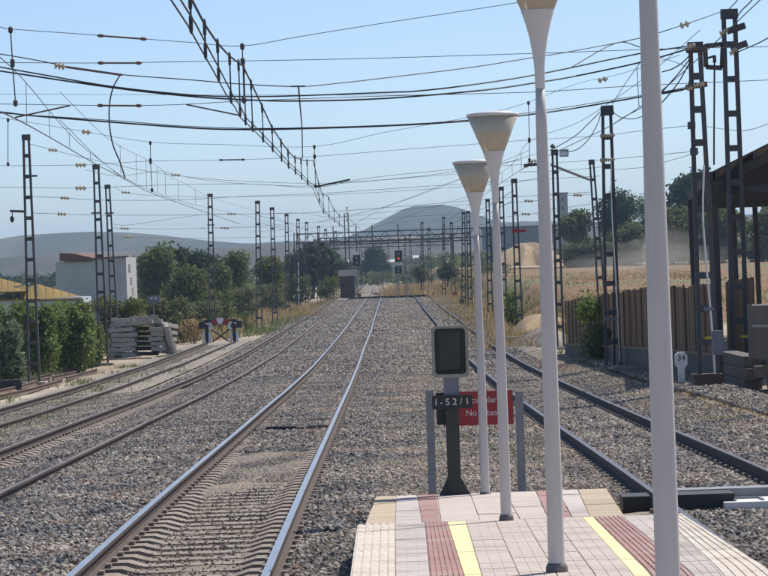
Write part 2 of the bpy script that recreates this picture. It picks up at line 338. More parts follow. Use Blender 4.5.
# ballast bed under the three running lines, sandy bed between siding and yard
yb = np.concatenate([np.arange(-5, 20, 5), np.arange(20, 130, 1.5), np.arange(130, 345, 4), np.arange(345, 900, 15)])
def bedz(X, Y):
    u = X-track_x(1, Y); n = .012*np.sin(X*5.1+Y*3.3)+.01*np.sin(X*2.2-Y*1.7)
    hol = (1-smooth(.55, .8, np.abs(u)))*(1-smooth(34, 40, Y))*.045
    return railz(Y)+off(X, Y)-.185+n-hol
b = sheet(yb[yb < 400], np.concatenate([np.arange(-6.4, 8.6, .25)]), bedz, 'ballast'); b.m = []
P = np.arange(-6.4, 8.6, .25)
for i in range(len(yb[yb < 400])-1):
    for j in range(len(P)-1):
        u = P[j]+.12; y = yb[i]
        b.m.append(0)
tag(b.build('ballast_bed', ['ballast'], smooth=True), kind='structure')
b = sheet(yb[yb >= 395], np.arange(-5.8, 2.6, .7), lambda X, Y: bedz(X, Y)+.004, 'ballast')
tag(b.build('ballast_bed', ['ballast'], smooth=True), kind='structure')
b = sheet(yb[(yb < 178)], np.arange(-10.6, -6.4, .4), lambda X, Y: railz(Y)+off(X, Y)-.19+.012*np.sin(X*3+Y*2.3), 'fines')
tag(b.build('siding_bed', ['fines'], smooth=True), kind='structure')
# dirt road beyond the buffer stop and the pale road across the field
def road(name, pts, wd, lift=.03):
    b = MB(); pts = catmull([Vector((p[0], p[1], 0)) for p in pts], 8); P = []
    for i, p in enumerate(pts):
        d = (pts[min(i+1, len(pts)-1)]-pts[max(i-1, 0)]).normalized(); s = Vector((d.y, -d.x, 0))
        P.append([gpt((p+s*k*wd/2).x, (p+s*k*wd/2).y, lift) for k in (-1, -.5, 0, .5, 1)])
    b.grid(P); return tag(b.build(name, 'dirt_road', smooth=True), kind='structure')
rp = [on_ground(x, y) for x, y in ((268, 303), (250, 306), (225, 312), (200, 319))]
road('dirt_path', [(p.x, p.y) for p in rp]+[(rp[-1].x-14, rp[-1].y-12)], 2.6)
road('field_road', [(6, 470), (18, 440), (34, 415), (60, 400), (110, 395)], 9, .25)

def hills(name, line, Y0, wid, m, amp, seed, label, cat='hill'):
    """ridge with its crest along the pixel line at distance Y0"""
    lx = [at(x, y, Y0) for x, y in line]; X = np.linspace(lx[0].x*1.6, lx[-1].x*1.6, 180)
    H = np.interp(X, [p.x for p in lx], [p.z for p in lx]); r = np.random.default_rng(seed)
    H = H+sum(amp*.5**k*np.sin(X*(.004*2**k)*(1500/Y0)*6+r.uniform(0, 6)) for k in range(5))
    b = MB(); P = []
    for t in np.linspace(-1, 1, 25):
        fall = np.cos(t*math.pi/2)**1.3 if t > 0 else np.cos(t*math.pi/2)**1.1
        P.append([(x, Y0+t*wid+amp*6*math.sin(x*.01+t*4), 1.5+(h-1.5)*fall+amp*1.2*math.sin(x*.023+t*9)*fall*(1-fall)*2) for x, h in zip(X, H)])
    b.grid(P); o = b.build(name, m, smooth=True); o['kind'] = 'structure'; return o
hills('mountain', [(250, 262), (330, 245), (360, 232), (385, 219), (402, 210), (414, 206), (440, 204.5), (456, 207), (480, 216), (500, 222), (560, 222), (640, 232)], 2600, 420, 'hill', .6, 1, 'mountain')
hills('far_ridge', [(-300, 262), (-60, 248), (0, 240), (25, 235), (60, 233), (100, 231.5), (130, 232), (165, 235), (205, 240), (250, 243), (300, 241), (345, 245), (400, 240), (520, 221), (640, 222), (800, 210)], 2100, 400, 'hill', .6, 2, 'ridge')
hills('foothills', [(-300, 266), (-40, 262), (0, 259), (60, 254), (150, 251), (230, 247), (300, 242), (350, 239), (420, 236), (500, 233), (640, 226), (800, 226)], 1350, 380, 'foothill', .35, 3, 'hills')

# ================================================================ PLATFORM
PZ = ([0, 12, 16.7, 25.6, 31.2, 40], [1.62, 1.64, 1.83, 2.31, 2.50, 2.8])
def platz(Y): return CZ-np.interp(Y, *PZ)
def on_plat(x, y):
    r = ray(x, y); Y = np.arange(8, 40, .01); d = r.z*Y+CZ-platz(Y); i = int(np.argmax(d < 0)); return Vector((r.x*Y[i], Y[i], r.z*Y[i]+CZ))
plat = thing('station_platform', 'low station platform paved in pale tiles with red and yellow strips', 'platform', (1.2, 20, float(platz(20))))
plat['kind'] = 'structure'
def strip_line(xa, ya, xb, yb_):
    a, b = on_plat(xa, ya), on_plat(xb, yb_); return a, b
L1 = [strip_line(*q) for q in ((350, 576, 357, 526.5), (395.5, 576, 395, 524.5), (430, 576, 425, 523.5), (464.5, 576, 447.5, 522.5), (482, 576, 466, 522),
      (634, 576, 584, 519), (651, 576, 595, 519), (694, 576, 625, 519), (722, 576, 664, 519), (776, 576, 690, 519))]
YE = 25.7; Y0P = 11.5
def lineX(k, Y):
    a, b = L1[k]; return a.x+(b.x-a.x)*(Y-a.y)/(b.y-a.y)
def bx(k, Y):
    """x of strip boundary k, the middle field split evenly"""
    if k <= 4: return lineX(k, Y)
    if k <= 8: return lineX(4, Y)+(lineX(5, Y)-lineX(4, Y))*(k-4)/4 if k < 8 else lineX(5, Y)
    return lineX(k-3, Y)
kinds = ['edge_tile', 'paving_tile', 'tactile_tile', 'yellow_stripe', 'paving_tile', 'paving_tile', 'paving_tile', 'paving_tile', 'yellow_stripe', 'tactile_tile', 'paving_tile', 'edge_tile']
mats_ = ['tile_edge', 'tile_grey', 'tile_red', 'tile_yellow', 'tile', 'tile', 'tile', 'tile', 'tile_yellow', 'tile_red', 'tile_grey', 'tile_edge']
nrow = 24; rows = np.linspace(Y0P, YE, nrow+1)
for i in range(nrow):
    y0, y1 = rows[i]+.003, rows[i+1]-.003
    for k in range(12):
        b = MB(); e = .0022
        x00, x10, x01, x11 = bx(k, y0)+e, bx(k+1, y0)-e, bx(k, y1)+e, bx(k+1, y1)-e
        ht = rng.uniform(-.0015, .0015)
        def P(x, y, dz): return (x, y, float(platz(y))+dz)
        b.hexa([P(x00, y0, -.05), P(x10, y0, -.05), P(x11, y1, -.05), P(x01, y1, -.05)], [P(x00, y0, ht), P(x10, y0, ht), P(x11, y1, ht), P(x01, y1, ht)])
        if kinds[k] in ('edge_tile', 'tactile_tile'):
            nr = 5 if kinds[k] == 'edge_tile' else 6
            for q in range(nr):
                s0, s1 = (q+.22)/nr, (q+.78)/nr
                a0, a1, c0, c1 = x00+(x10-x00)*s0, x00+(x10-x00)*s1, x01+(x11-x01)*s0, x01+(x11-x01)*s1
                b.hexa([P(a0, y0, ht), P(a1, y0, ht), P(c1, y1, ht), P(c0, y1, ht)], [P(a0, y0, .006), P(a1, y0, .006), P(c1, y1, .006), P(c0, y1, .006)])
        elif kinds[k] == 'paving_tile':
            # pads separated by narrow grooves
            nx, ny = (3, 4)
            for qx in range(nx):
                for qy in range(ny):
                    u0, u1 = (qx+.04)/nx, (qx+.96)/nx; v0, v1 = y0+(y1-y0)*(qy+.04)/ny, y0+(y1-y0)*(qy+.96)/ny
                    def X(u, v): 
                        t = (v-y0)/(y1-y0); return (x00+(x10-x00)*u)*(1-t)+(x01+(x11-x01)*u)*t
                    zz = ht+.0025
                    b.add([P(X(u0, v0), v0, zz), P(X(u1, v0), v0, zz), P(X(u1, v1), v1, zz), P(X(u0, v1), v1, zz)], [(0, 1, 2, 3)])
        b.build(kinds[k], mats_[k], plat)
# sloping end of the platform: larger slabs
ex = [[364.4, 395, 422, 441, 480, 520, 548, 572, 590, 625], [376, 396, 417, 437, 470, 505, 536, 558, 578, 607]]
em = ['slab_tan', 'tile_grey', 'tile_red', 'tile', 'tile', 'tile', 'tile_red', 'tile_grey', 'slab_tan']
ya, yb2 = YE+.01, 31.2
def exx(k, t):
    a = ray(ex[0][k], 521).x*ya; c = ray(ex[1][k], 498).x*yb2; return a+(c-a)*t
for k in range(9):
    n = 5
    for i in range(n):
        t0, t1 = i/n, (i+1)/n; y0, y1 = ya+(yb2-ya)*t0+.006, ya+(yb2-ya)*t1-.006
        b = MB(); e = .006
        def P(x, y, dz): return (x, y, float(platz(y))+dz)
        q = [(exx(k, t0)+e, y0), (exx(k+1, t0)-e, y0), (exx(k+1, t1)-e, y1), (exx(k, t1)+e, y1)]; h = rng.uniform(-.003, .004)
        b.hexa([P(x, y, -.06) for x, y in q], [P(x, y, h) for x, y in q])
        b.build('ramp_slab', em[k], plat)
b = MB()
for (yy0, yy1, fl, fr) in ((Y0P-6, YE, lambda y: lineX(0, y)+.01, lambda y: lineX(9, y)-.01), (YE, 31.19, lambda y: exx(0, (y-ya)/(yb2-ya))+.01, lambda y: exx(9, (y-ya)/(yb2-ya))-.01)):
    n = 12; yy = np.linspace(yy0, yy1, n+1)
    for i in range(n):
        q = [(fl(yy[i]), yy[i]), (fr(yy[i]), yy[i]), (fr(yy[i+1]), yy[i+1]), (fl(yy[i+1]), yy[i+1])]
        b.hexa([(x, y, float(ground(x, y))-.3) for x, y in q], [(x, y, float(platz(y))-.009) for x, y in q])
b.build('platform_body', 'tile', plat)

# ================================================================ TRACKS
GA = .834; HEADS = {1: 'rail_head', 2: 'rail_worn', 3: 'rail_worn', 4: 'rail_dull'}
def rail_mesh(path, headm, webm, h=.16):
    """flat-bottom rail swept along a path of head-top points"""
    prof = [(-.036, 0), (.036, 0), (.036, -.035), (.009, -.05), (.009, -.13), (.07, -.148), (.07, -.16), (-.07, -.16), (-.07, -.148), (-.009, -.13), (-.009, -.05), (-.036, -.035)]
    b = MB(); n = len(prof)
    for i, p in enumerate(path):
        p = Vector(p); d = (Vector(path[min(i+1, len(path)-1)])-Vector(path[max(i-1, 0)])); d.z = 0; d.normalize(); s = Vector((d.y, -d.x, 0))
        for x, z in prof: b.v.append(tuple(p+s*x+Vector((0, 0, z))))
    for i in range(len(path)-1):
        for k in range(n):
            b.f.append((i*n+k, i*n+(k+1) % n, (i+1)*n+(k+1) % n, (i+1)*n+k)); b.m.append(0 if k in (0,) else 1)
    b.f.append(tuple(range(n))); b.m.append(1); b.f.append(tuple((len(path)-1)*n+k for k in range(n))[::-1]); b.m.append(1)
    return b
def sleeper_mesh(name, m, conc=True):
    b = MB(); L = 1.3
    if conc:
        prof = [(-L, -.02, .13), (-1.05, .0, .14), (-.6, .0, .14), (-.45, -.045, .12), (.45, -.045, .12), (.6, .0, .14), (1.05, .0, .14), (L, -.02, .13)]
    else: prof = [(-L, 0, .12), (0, .005, .125), (L, 0, .12)]
    for (x, z, hw) in prof: b.v += [(x, -hw, z), (x, hw, z), (x, hw+.02, -.2), (x, -hw-.02, -.2)]
    for i in range(len(prof)-1):
        for k in range(4): b.f.append((i*4+k, i*4+(k+1) % 4, i*4+4+(k+1) % 4, i*4+4+k)); b.m.append(0)
    b.f += [(0, 1, 2, 3), tuple((len(prof)-1)*4+k for k in (3, 2, 1, 0))]; b.m += [0, 0]
    if conc:
        for s in (-1, 1):
            for e in (-1, 1): b.box((s*GA+e*.1, 0, .02), (.05, .1, .04))
    return b.mesh(name, m)
SLP = sleeper_mesh('sleeper', 'sleeper'); SLW = sleeper_mesh('timber_sleeper', 'wood_sleeper', False)
TL = {1: 'main running line with bright polished rails left of the platform', 2: 'second running line with brown worn rails beside the siding',
      3: 'rusty siding track that ends at the striped buffer stop', 4: 'loop line with dark rails to the right of the platform'}
TR = {}
def trk(n, yend, ystart=-4):
    ox, oz = float(track_x(n, 20)), float(railz(20))
    t = thing('railway_track', TL[n], 'railway track', (ox, 20, oz-.36)); TR[n] = t
    yy = [y for y in list(np.arange(ystart, 130, 3))+list(np.arange(130, 345, 5))+list(np.arange(345, 900, 20)) if y < yend]+[yend]
    for s in (-1, 1):
        path = []
        for y in yy:
            cx = float(track_x(n, y)); path.append((cx+s*GA, y, float(railz(y))+float(off(cx, y))))
        if n == 4:
            # the loop swings across to join the main line
            for y, dx in ((318, .1), (326, .0), (334, -.35), (342, -1.1), (350, -2.1), (360, -3.3), (372, -4.4), (390, -5.2)):
                path.append((4.4+s*GA+dx, y, float(railz(y))+.03))
        rail_mesh(path, 0, 0).build('rail', [HEADS[n], 'rail_web_dark' if n == 4 else 'rail_web'], t)
    me = SLW if n == 3 else SLP
    lim = {1: 120, 2: 90, 3: 168, 4: 90}[n]
    for i, y in enumerate(np.arange(6, lim, .6)):
        cx = float(track_x(n, y)); z = float(railz(y))+float(off(cx, y))-.163
        if n == 3: z -= .03
        piece('sleeper', me, t, (cx-ox, y-20+rng.uniform(-.03, .03), z-(oz-.36)), (0, 0, rng.uniform(-.012, .012)))
trk(1, 880); trk(2, 880); trk(3, 169.5); trk(4, 312)

# crossing boards at the platform end
def box_thing(name, label, cat, c, d, m, rz=0, group=None, tilt=None):
    b = MB(); b.box(c, d, rz, tilt=tilt); return tag(b.build(name, m, origin=c), label, cat, group)
c0 = on_ground(625, 494, .15)
cr = thing('track_crossing', 'black rubber crossing board laid over the loop line at the platform end', 'crossing', (3.4, 33.4, float(railz(33.4))))
yc = 30.5
for x0, x1, nm in ((2.50, 2.80, 'end_board'), (3.02, 3.71, 'middle_board')):
    b = MB(); zt = float(railz(yc)); b.box(((x0+x1)/2, yc, zt-.08), (x1-x0, .5, .16)); b.build(nm, 'sig_black', cr)
b = MB(); b.box((3.70, yc+.42, zt-.05), (1.36, .3, .12)); b.build('rear_board', 'galv', cr)
p = on_ground(747, 503, .08)
t = thing('trackside_box', 'white flat box cover between the rails of the loop line', 'box', p)
b = MB(); b.box(p+Vector((0, 0, -.03)), (.56, .62, .14)); b.build('cover', 'white', t)
b = MB()
for k in (-.15, .15): b.box(p+Vector((k, -.05, .05)), (.03, .28, .02))
b.box(p+Vector((0, .09, .051)), (.33, .03, .02)); b.build('lifting_frame', 'galv', t)
xa_, xb_ = at(349, 296, 331).x, at(426, 296, 331).x
dk = thing('level_crossing', 'dark timber crossing deck laid across the lines at the far crest', 'crossing', ((xa_+xb_)/2, 331, float(railz(331))))
for i in range(10):
    x0, x1 = xa_+(xb_-xa_)*i/10, xa_+(xb_-xa_)*(i+1)/10-.03
    b = MB(); b.box(((x0+x1)/2, 331.5, float(railz(331))-.02), (x1-x0, 2.2, .26+.02*(i % 2))); b.build('deck_panel', 'sig_black', dk)
# dark level joint boards further down the main line
for (x, y, lab) in ((290, 426, 'dark wooden strip across the main line between its polished rails'),):
    q = on_ground(x, y, .1); b = MB()
    pts = [(track_x(1, q.y)+u, q.y+rng.uniform(-.12, .12), float(railz(q.y))-.15+rng.uniform(-.01, .02)) for u in np.linspace(-.7, .7, 8)]
    b.tube(pts, .035, 5); tag(b.build('track_cable', 'cable'), 'black cable crossing between the polished rails of the main line', 'cable')
pts = [on_ground(x, y, .04) for x, y in ((0, 524), (20, 521), (40, 519.5), (60, 517), (82, 515))]
b = MB(); b.tube(catmull(pts), .025, 5); tag(b.build('ground_cable', 'cable'), 'black cable lying on the ballast left of the main line', 'cable')

# loose stones near the camera (stuff, instanced on the beds)
def scatter_group(name, m, dens, smin, smax, seed):
    gt = bpy.data.node_groups.new(name, 'GeometryNodeTree')
    gt.interface.new_socket('Geometry', in_out='INPUT', socket_type='NodeSocketGeometry'); gt.interface.new_socket('Geometry', in_out='OUTPUT', socket_type='NodeSocketGeometry')
    n = gt.nodes; l = gt.links; gi = n.new('NodeGroupInput'); go = n.new('NodeGroupOutput')
    d = n.new('GeometryNodeDistributePointsOnFaces'); d.inputs['Density'].default_value = dens; d.inputs['Seed'].default_value = seed
    l.new(gi.outputs[0], d.inputs['Mesh'])
    ico = n.new('GeometryNodeMeshIcoSphere'); ico.inputs['Radius'].default_value = 1; ico.inputs['Subdivisions'].default_value = 1
    sm = n.new('GeometryNodeSetMaterial'); sm.inputs['Material'].default_value = MT[m]; l.new(ico.outputs[0], sm.inputs[0])
    inst = n.new('GeometryNodeInstanceOnPoints'); l.new(d.outputs['Points'], inst.inputs['Points']); l.new(sm.outputs[0], inst.inputs['Instance'])
    rv = n.new('FunctionNodeRandomValue'); rv.data_type = 'FLOAT_VECTOR'; rv.inputs[0].default_value = (0, 0, 0); rv.inputs[1].default_value = (6.28, 6.28, 6.28); rv.inputs['Seed'].default_value = seed+1
    l.new(rv.outputs[0], inst.inputs['Rotation'])
    rs = n.new('FunctionNodeRandomValue'); rs.data_type = 'FLOAT_VECTOR'; rs.inputs[0].default_value = (smin, smin, smin*.8); rs.inputs[1].default_value = (smax, smax, smax*.75); rs.inputs['Seed'].default_value = seed+2
    l.new(rs.outputs[0], inst.inputs['Scale']); l.new(inst.outputs[0], go.inputs[0]); return gt
def scatter(y0, y1, ranges, dens, smin, smax, m, seed):
    b = MB()
    for (n, u0, u1, dz) in ranges:
        P = []
        for y in np.linspace(y0, y1, max(3, int((y1-y0)/1.0))):
            row = []
            for x in np.linspace(track_x(n, y)+u0, track_x(n, y)+u1, max(2, int((u1-u0)/.5)+1)):
                row.append((x, y, float(railz(y))+float(off(x, y))+dz))
            P.append(row)
        b.grid(P)
    o = tag(b.build('ballast_stones', m), kind='stuff')
    md = o.modifiers.new('scatter', 'NODES'); md.node_group = scatter_group('stones', m, dens, smin, smax, seed); return o
S1 = [(1, -2.9, -.93, -.16), (1, .93, 1.72, -.17), (2, .93, 1.2, -.16), (2, -.72, .72, -.19), (2, -2.0, -.93, -.17), (4, -.72, .72, -.19), (4, .93, 1.7, -.16)]
scatter(20, 46, S1, 330, .016, .060, 'stone', 3)
scatter(31.3, 46, [(1, 1.72, 4.7, -.17)], 330, .014, .052, 'stone2', 4)
scatter(24, 95, [(4, 1.7, 2.7, -.165)], 150, .016, .06, 'stone2', 31)
scatter(30, 95, [(4, 2.7, 3.9, -.05)], 90, .016, .07, 'stone2', 32)
scatter(20, 33, [(1, -.72, .72, -.240)], 420, .010, .032, 'stone2', 5)
scatter(20, 40, [(1, -.72, .72, -.205)], 70, .007, .024, 'stone2', 25)
scatter(33, 38, [(1, -.72, .72, -.235)], 330, .012, .034, 'stone2', 26)
scatter(38, 46, [(1, -.72, .72, -.2)], 380, .012, .036, 'stone2', 15)
scatter(46, 95, S1+[(1, -.72, .72, -.185)], 150, .02, .055, 'stone', 6)
scatter(46, 95, [(1, 1.72, 4.7, -.18), (4, 3.2, 4.3, -.2), (3, -1.3, 3.2, -.2)], 110, .02, .055, 'stone2', 7)
scatter(95, 170, S1+[(1, -.72, .72, -.185), (1, 1.72, 4.7, -.18)], 38, .04, .085, 'stone', 8)
scatter(170, 335, [(1, -3.0, -.93, -.16), (1, .93, 1.9, -.16), (1, -.72, .72, -.18), (2, -.72, .72, -.19), (2, -2.0, -.93, -.18), (4, -.72, .72, -.18), (4, .93, 2.6, -.17)], 13, .07, .13, 'stone', 9)
scatter(95, 335, [(1, 1.8, 4.8, -.17)], 13, .05, .11, 'stone2', 10)

# ================================================================ LAMPS
def lamp(base, H, lab, k=1.0):
    t = thing('platform_lamp', lab, 'lamp', base, 'white cone lamps along the platform'); c = Vector(base)
    b = MB(); b.lathe(c, [(.050, .0), (.0505, .02), (.046, H*.35), (.034, H-1.0), (.028, H-.80)], 20); b.build('pole', 'pole', t, True)
    b = MB(); b.lathe(c, [(.0285, H-.80), (.030, H-.795), (.0305, H-.70), (.034, H-.64), (.041, H-.58), (.056, H-.49), (.076, H-.41), (.100, H-.335), (.100, H-.33)], 24); b.build('collar', 'lampwhite', t, True)
    b = MB(); b.lathe(c, [(.0985, H-.331), (.232, H-.012)], 32); b.build('diffuser', 'diffuser', t, True)
    b = MB(); b.lathe(c, [(.236, H-.012), (.240, H-.004), (.235, H+.012), (.15, H+.028), (.02, H+.034)], 32); b.build('cap', 'lampwhite', t, True)
    b = MB(); b.lathe(c, [(.02, H-.34), (.06, H-.32), (.075, H-.22), (.05, H-.15), (.02, H-.12)], 16); b.build('bulb_housing', 'reflector', t, True)
    b = MB(); b.lathe(c, [(.066, -.02), (.066, .035), (.056, .06), (.052, .062)], 16); b.build('foot', 'base_metal', t, True)
    return t
def lamp_at(px_top_x, px_base_x, py_base, Y, lab, z=None):
    p = at(px_base_x, py_base, Y); return lamp(p, 3.70, lab)
lamp_at(0, 557, 573, 16.75, 'second nearest white cone lamp with its dark foot on the pale tiles')
lamp_at(0, 506.5, 521, 25.5, 'tall white cone lamp at the start of the platform ramp, third from the camera')
lamp_at(0, 485.5, 497.5, 30.9, 'farthest and lowest white cone lamp at the platform end beside the dwarf signal')
p = at(668, 576, 10.9); lamp((p.x, 10.9, float(platz(10.9))), 3.9, 'nearest white lamp pole in front of the shed, running out of the picture')

# ================================================================ DWARF SIGNAL AND RED SIGN
YS = 31.0; base = at(455, 500, YS); pm = YS/F   # metres per photo pixel here
sg = thing('dwarf_signal', 'dark signal with its black face on a short post at the platform end', 'signal', base)
def up(x, y, dy=0.0): return at(x, y, YS+dy)
b = MB(); b.bar(base, up(451.5, 395), .145, .12); b.build('post', 'sig_post', sg)
b = MB(); b.bar(up(451.6, 397), up(451, 376), .17, .12); b.build('neck', 'greybox', sg)
b = MB()
for s in (-1, 1):
    b.add([base+Vector((s*.07, -.05, .26)), base+Vector((s*.07, -.05, 0)), base+Vector((s*.2, -.05, 0)), base+Vector((s*.07, .05, .26)), base+Vector((s*.07, .05, 0)), base+Vector((s*.2, .05, 0))],
          [(0, 1, 2), (5, 4, 3), (0, 3, 4, 1), (1, 4, 5, 2), (2, 5, 3, 0)])
b.box(base+Vector((0, 0, .015)), (.42, .3, .03)); b.build('base_plate', 'sig_post', sg)
def rrect(cx, cz, wd, ht, r, n=5):
    o = []
    for (sx, sz, a0) in ((1, -1, -90), (1, 1, 0), (-1, 1, 90), (-1, -1, 180)):
        for k in range(n+1):
            a = R(a0+90*k/n); o.append((cx+sx*(wd/2-r)+r*math.cos(a), cz+sz*(ht/2-r)+r*math.sin(a)))
    return o
hc = up(450, 351.5); wd, ht = 36.5*pm, 52*pm
def ring(out, inn, y0, y1):
    b = MB(); n = len(out)
    for pts, y in ((out, y0), (inn, y0), (out, y1), (inn, y1)): b.v += [(x, y, z) for x, z in pts]
    for i in range(n):
        j = (i+1) % n
        for q in ((i, j, n+j, n+i), (2*n+j, 2*n+i, 3*n+i, 3*n+j), (j, i, 2*n+i, 2*n+j), (n+i, n+j, 3*n+j, 3*n+i)): b.f.append(q); b.m.append(0)
    return b
def plate(pts, y0, y1):
    b = MB(); n = len(pts); b.v = [(x, y0, z) for x, z in pts]+[(x, y1, z) for x, z in pts]
    b.f = [tuple(range(n)), tuple(range(2*n-1, n-1, -1))]+[(i, n+i, n+(i+1) % n, (i+1) % n) for i in range(n)]; b.m = [0]*len(b.f); return b
head = plate(rrect(hc.x, hc.z, wd*.93, ht*.96, .045), YS-.02, YS+.14).build('head', 'sig_black', sg)
ring(rrect(hc.x, hc.z, wd, ht, .05), rrect(hc.x, hc.z+.004, wd*.84, ht*.88, .04), YS-.08, YS+.02).build('hood_rim', 'sig_frame', head)
ring(rrect(hc.x, hc.z, wd*.84, ht*.88, .04), rrect(hc.x, hc.z, wd*.62, ht*.76, .015), YS-.045, YS-.02).build('face_border', 'sig_black', head)
b = MB(); b.box((hc.x-.005, YS-.028, hc.z+.01), (wd*.60, .01, ht*.74)); b.build('face_panel', 'sig_post', head)
pc = up(452, 401.5); b = MB(); b.box((pc.x, YS-.10, pc.z), (40*pm, .012, 13.5*pm)); npl = b.build('number_plate', 'sig_black', sg)
b = MB(); b.bar((pc.x, YS-.09, pc.z), (pc.x, YS-.02, pc.z), .08, .05); b.build('bracket', 'sig_post', sg)
ob = Vector(sg['_o'])
text('lettering', 'I - S 2 / 1', .104, 'white', npl, Vector((pc.x, YS-.1075, pc.z))-ob, (math.pi/2, 0, 0))
b = MB(); q = up(441.5, 409); b.box((q.x, YS+.05, q.z), (10*pm, .02, 32*pm)); b.build('back_plate', 'sig_black', sg)
YR = 32.6; pr = YR/F
def ur(x, y): return at(x, y, YR)
rs = thing('warning_sign', 'red warning sign on two grey posts behind the dwarf signal', 'sign', ur(475, 497))
for x0, x1, yt in ((432.5, 429.5, 390), (522, 519, 391)):
    b = MB(); b.bar(ur(x0, 497)-Vector((0, 0, .1)), ur(x1, yt), 8*pr, .06); b.build('post', 'galv', rs)
sc_ = ur(478, 408); b = MB(); b.box((sc_.x, YR-.05, sc_.z), (70*pr, .012, 34*pr)); brd = b.build('board', 'sign_red', rs)
b = MB(); b.box((ur(476, 408).x, YR-.02, sc_.z+.05), (88*pr, .03, .04)); b.build('cross_rail', 'galv', rs)
for s, (x, y) in (('No circular', (477, 400)), ('No rebasar', (485, 412.5))):
    q = ur(x, y); text('lettering', s, .098, 'white', brd, Vector((q.x, YR-.0585, q.z))-Vector(rs['_o']), (math.pi/2, 0, 0))

# ================================================================ CATENARY MASTS
def mast(px, ptop, Y, lab, pxt=None, wb=.42, wt=.30, leg=.085, z0=None, cap=True, step=.85, group='lattice catenary masts', dep=.16):
    """two tapering channel legs joined by batten plates; px at its foot, pxt at its top"""
    X = at(px, 300, Y).x
    # foot: on the ground under px, solved for the small roll of the camera
    zb = float(ground(X, Y)) if z0 is None else z0
    v = ray(px, 330); X = v.x*Y
    base = Vector((X, Y, zb)); top = at(pxt if pxt else px, ptop, Y); H = top.z-zb
    if pxt is None: top = Vector((X, Y, top.z))
    t = thing('catenary_mast', lab, 'mast', base, group)
    axis = (top-base)
    for s in (-1, 1):
        b = MB(); b.bar(base+Vector((s*(wb-leg)/2, 0, -.1)), top+Vector((s*(wt-leg)/2, 0, 0)), leg, dep, side=(0, 1, 0)); b.build('leg', 'mast', t)
    n = max(4, int(H/step)); ub = unit_box('mast')
    for i in range(1, n):
        f = i/n; ww = wb+(wt-wb)*f
        p = axis*f
        for dy in ((-1, 1) if Y < 130 else (-1,)):
            piece('batten', ub, t, p+Vector((0, dy*(dep/2+.006), 0)), (0, 0, 0), (ww-.01, .012, .15))
    if cap:
        b = MB(); b.box(top+Vector((0, 0, -.1)), (wt+.04, dep+.05, .24)); b.build('cap', 'mast', t)
    if Y < 260 and z0 is None:
        b = MB(); b.box(base+Vector((0, 0, .02)), (wb+.5, .7, .16)); b.build('foundation', 'concrete', t)
    return t, base, top
MS = {}
MS['L1'] = mast(32.5, 135, 115, 'tall lattice mast farthest left, with a bracket arm on its left side', 26, .52, .30)
MS['L2'] = mast(102.5, 165, 140, 'lattice mast left of the sleeper stack, taller of the close pair', 96, .52, .32)
MS['L3'] = mast(115, 185, 163, 'shorter lattice mast of the close pair, right against the sleeper stack', 107.5, .46, .30)
MS['L4'] = mast(212.5, 194, 195, 'lattice mast rising behind the striped buffer stop', 210, .50, .34)
MS['L5'] = mast(259.5, 201, 208, 'lattice mast next right of the buffer stop', 257.5, .50, .34)
MS['L6'] = mast(275.5, 207.5, 232, 'lattice mast in front of the pale green tree left of the lines', 272, .5, .34)
MS['L7'] = mast(288.5, 214, 266, 'lattice mast at the left edge of the big dark tree', 286.5, .5, .34)
MS['L8'] = mast(299, 219, 300, 'lattice mast standing over the thin white post left of the lines', 298, .5, .34)
MS['L9'] = mast(308, 222, 325, 'lattice mast in front of the middle of the big dark tree', 306.5, .5, .34)
MS['L10'] = mast(320, 226, 350, 'lattice mast in front of the right half of the big dark tree', 318.5, .5, .34)
za = float(railz(70))+.62
MS['A'] = mast(739.5, 10, 70, 'tallest lattice mast standing on the concrete block wall at the right', 729, .46, .38, .10, z0=za)
MS['B'] = mast(707.5, 43, 63.5, 'lattice mast with hanging cables just left of the shed', 695, .50, .30, .09, z0=at(707, 375, 63.5).z, step=.72)
MS['C'] = mast(612, 108, 85, 'lattice mast in front of the timber fence with a crown of insulators', 606.5, .52, .32)
MS['D'] = mast(603.5, 160, 132, 'leaning thin lattice mast behind the timber fence', 591.5, .42, .24, .08)
MS['E'] = mast(560, 150, 118, 'lattice mast with a grey lantern box at its top, by the fence end', 554.5, .36, .26)
MS['F'] = mast(519.5, 179, 153, 'lattice mast on the dry bank right of the third lamp', 514, .44, .30)
MS['G'] = mast(491, 199, 205, 'lattice mast on the dry bank between the two far lamps', 487.5, .44, .30)
MS['G2'] = mast(504.5, 187, 170, 'lattice mast on the dry bank hidden behind the third lamp pole', 501, .44, .30)
MS['H'] = mast(464.5, 212, 245, 'left mast of the close pair beside the farthest lamp pole', 463.5, .44, .30)
MS['H2'] = mast(471, 211, 235, 'right mast of the close pair beside the farthest lamp pole', 468, .44, .30)
MS['I'] = mast(445, 217, 320, 'lattice mast behind the small dark round tree', 443.5, .44, .30)
MS['J'] = mast(423.5, 222, 345, 'lattice mast behind the small brownish bush right of the red signal', 422, .44, .30)
MS['K'] = mast(406, 238, 430, 'thin far mast just right of the red signal', 405, .44, .30)
def insul(name, a, b_, r=.055, n=3, parent=None, m='porcelain', seg=None):
    """string of porcelain discs between two points"""
    a, b_ = Vector(a), Vector(b_); pts = []; rr = []
    k = n*4
    for i in range(k+1):
        pts.append(a.lerp(b_, i/k)); rr.append(r if i % 4 in (1, 2) else r*.35)
    b = MB(); b.tube(pts, rr, 10); return b.build(name, m, parent)
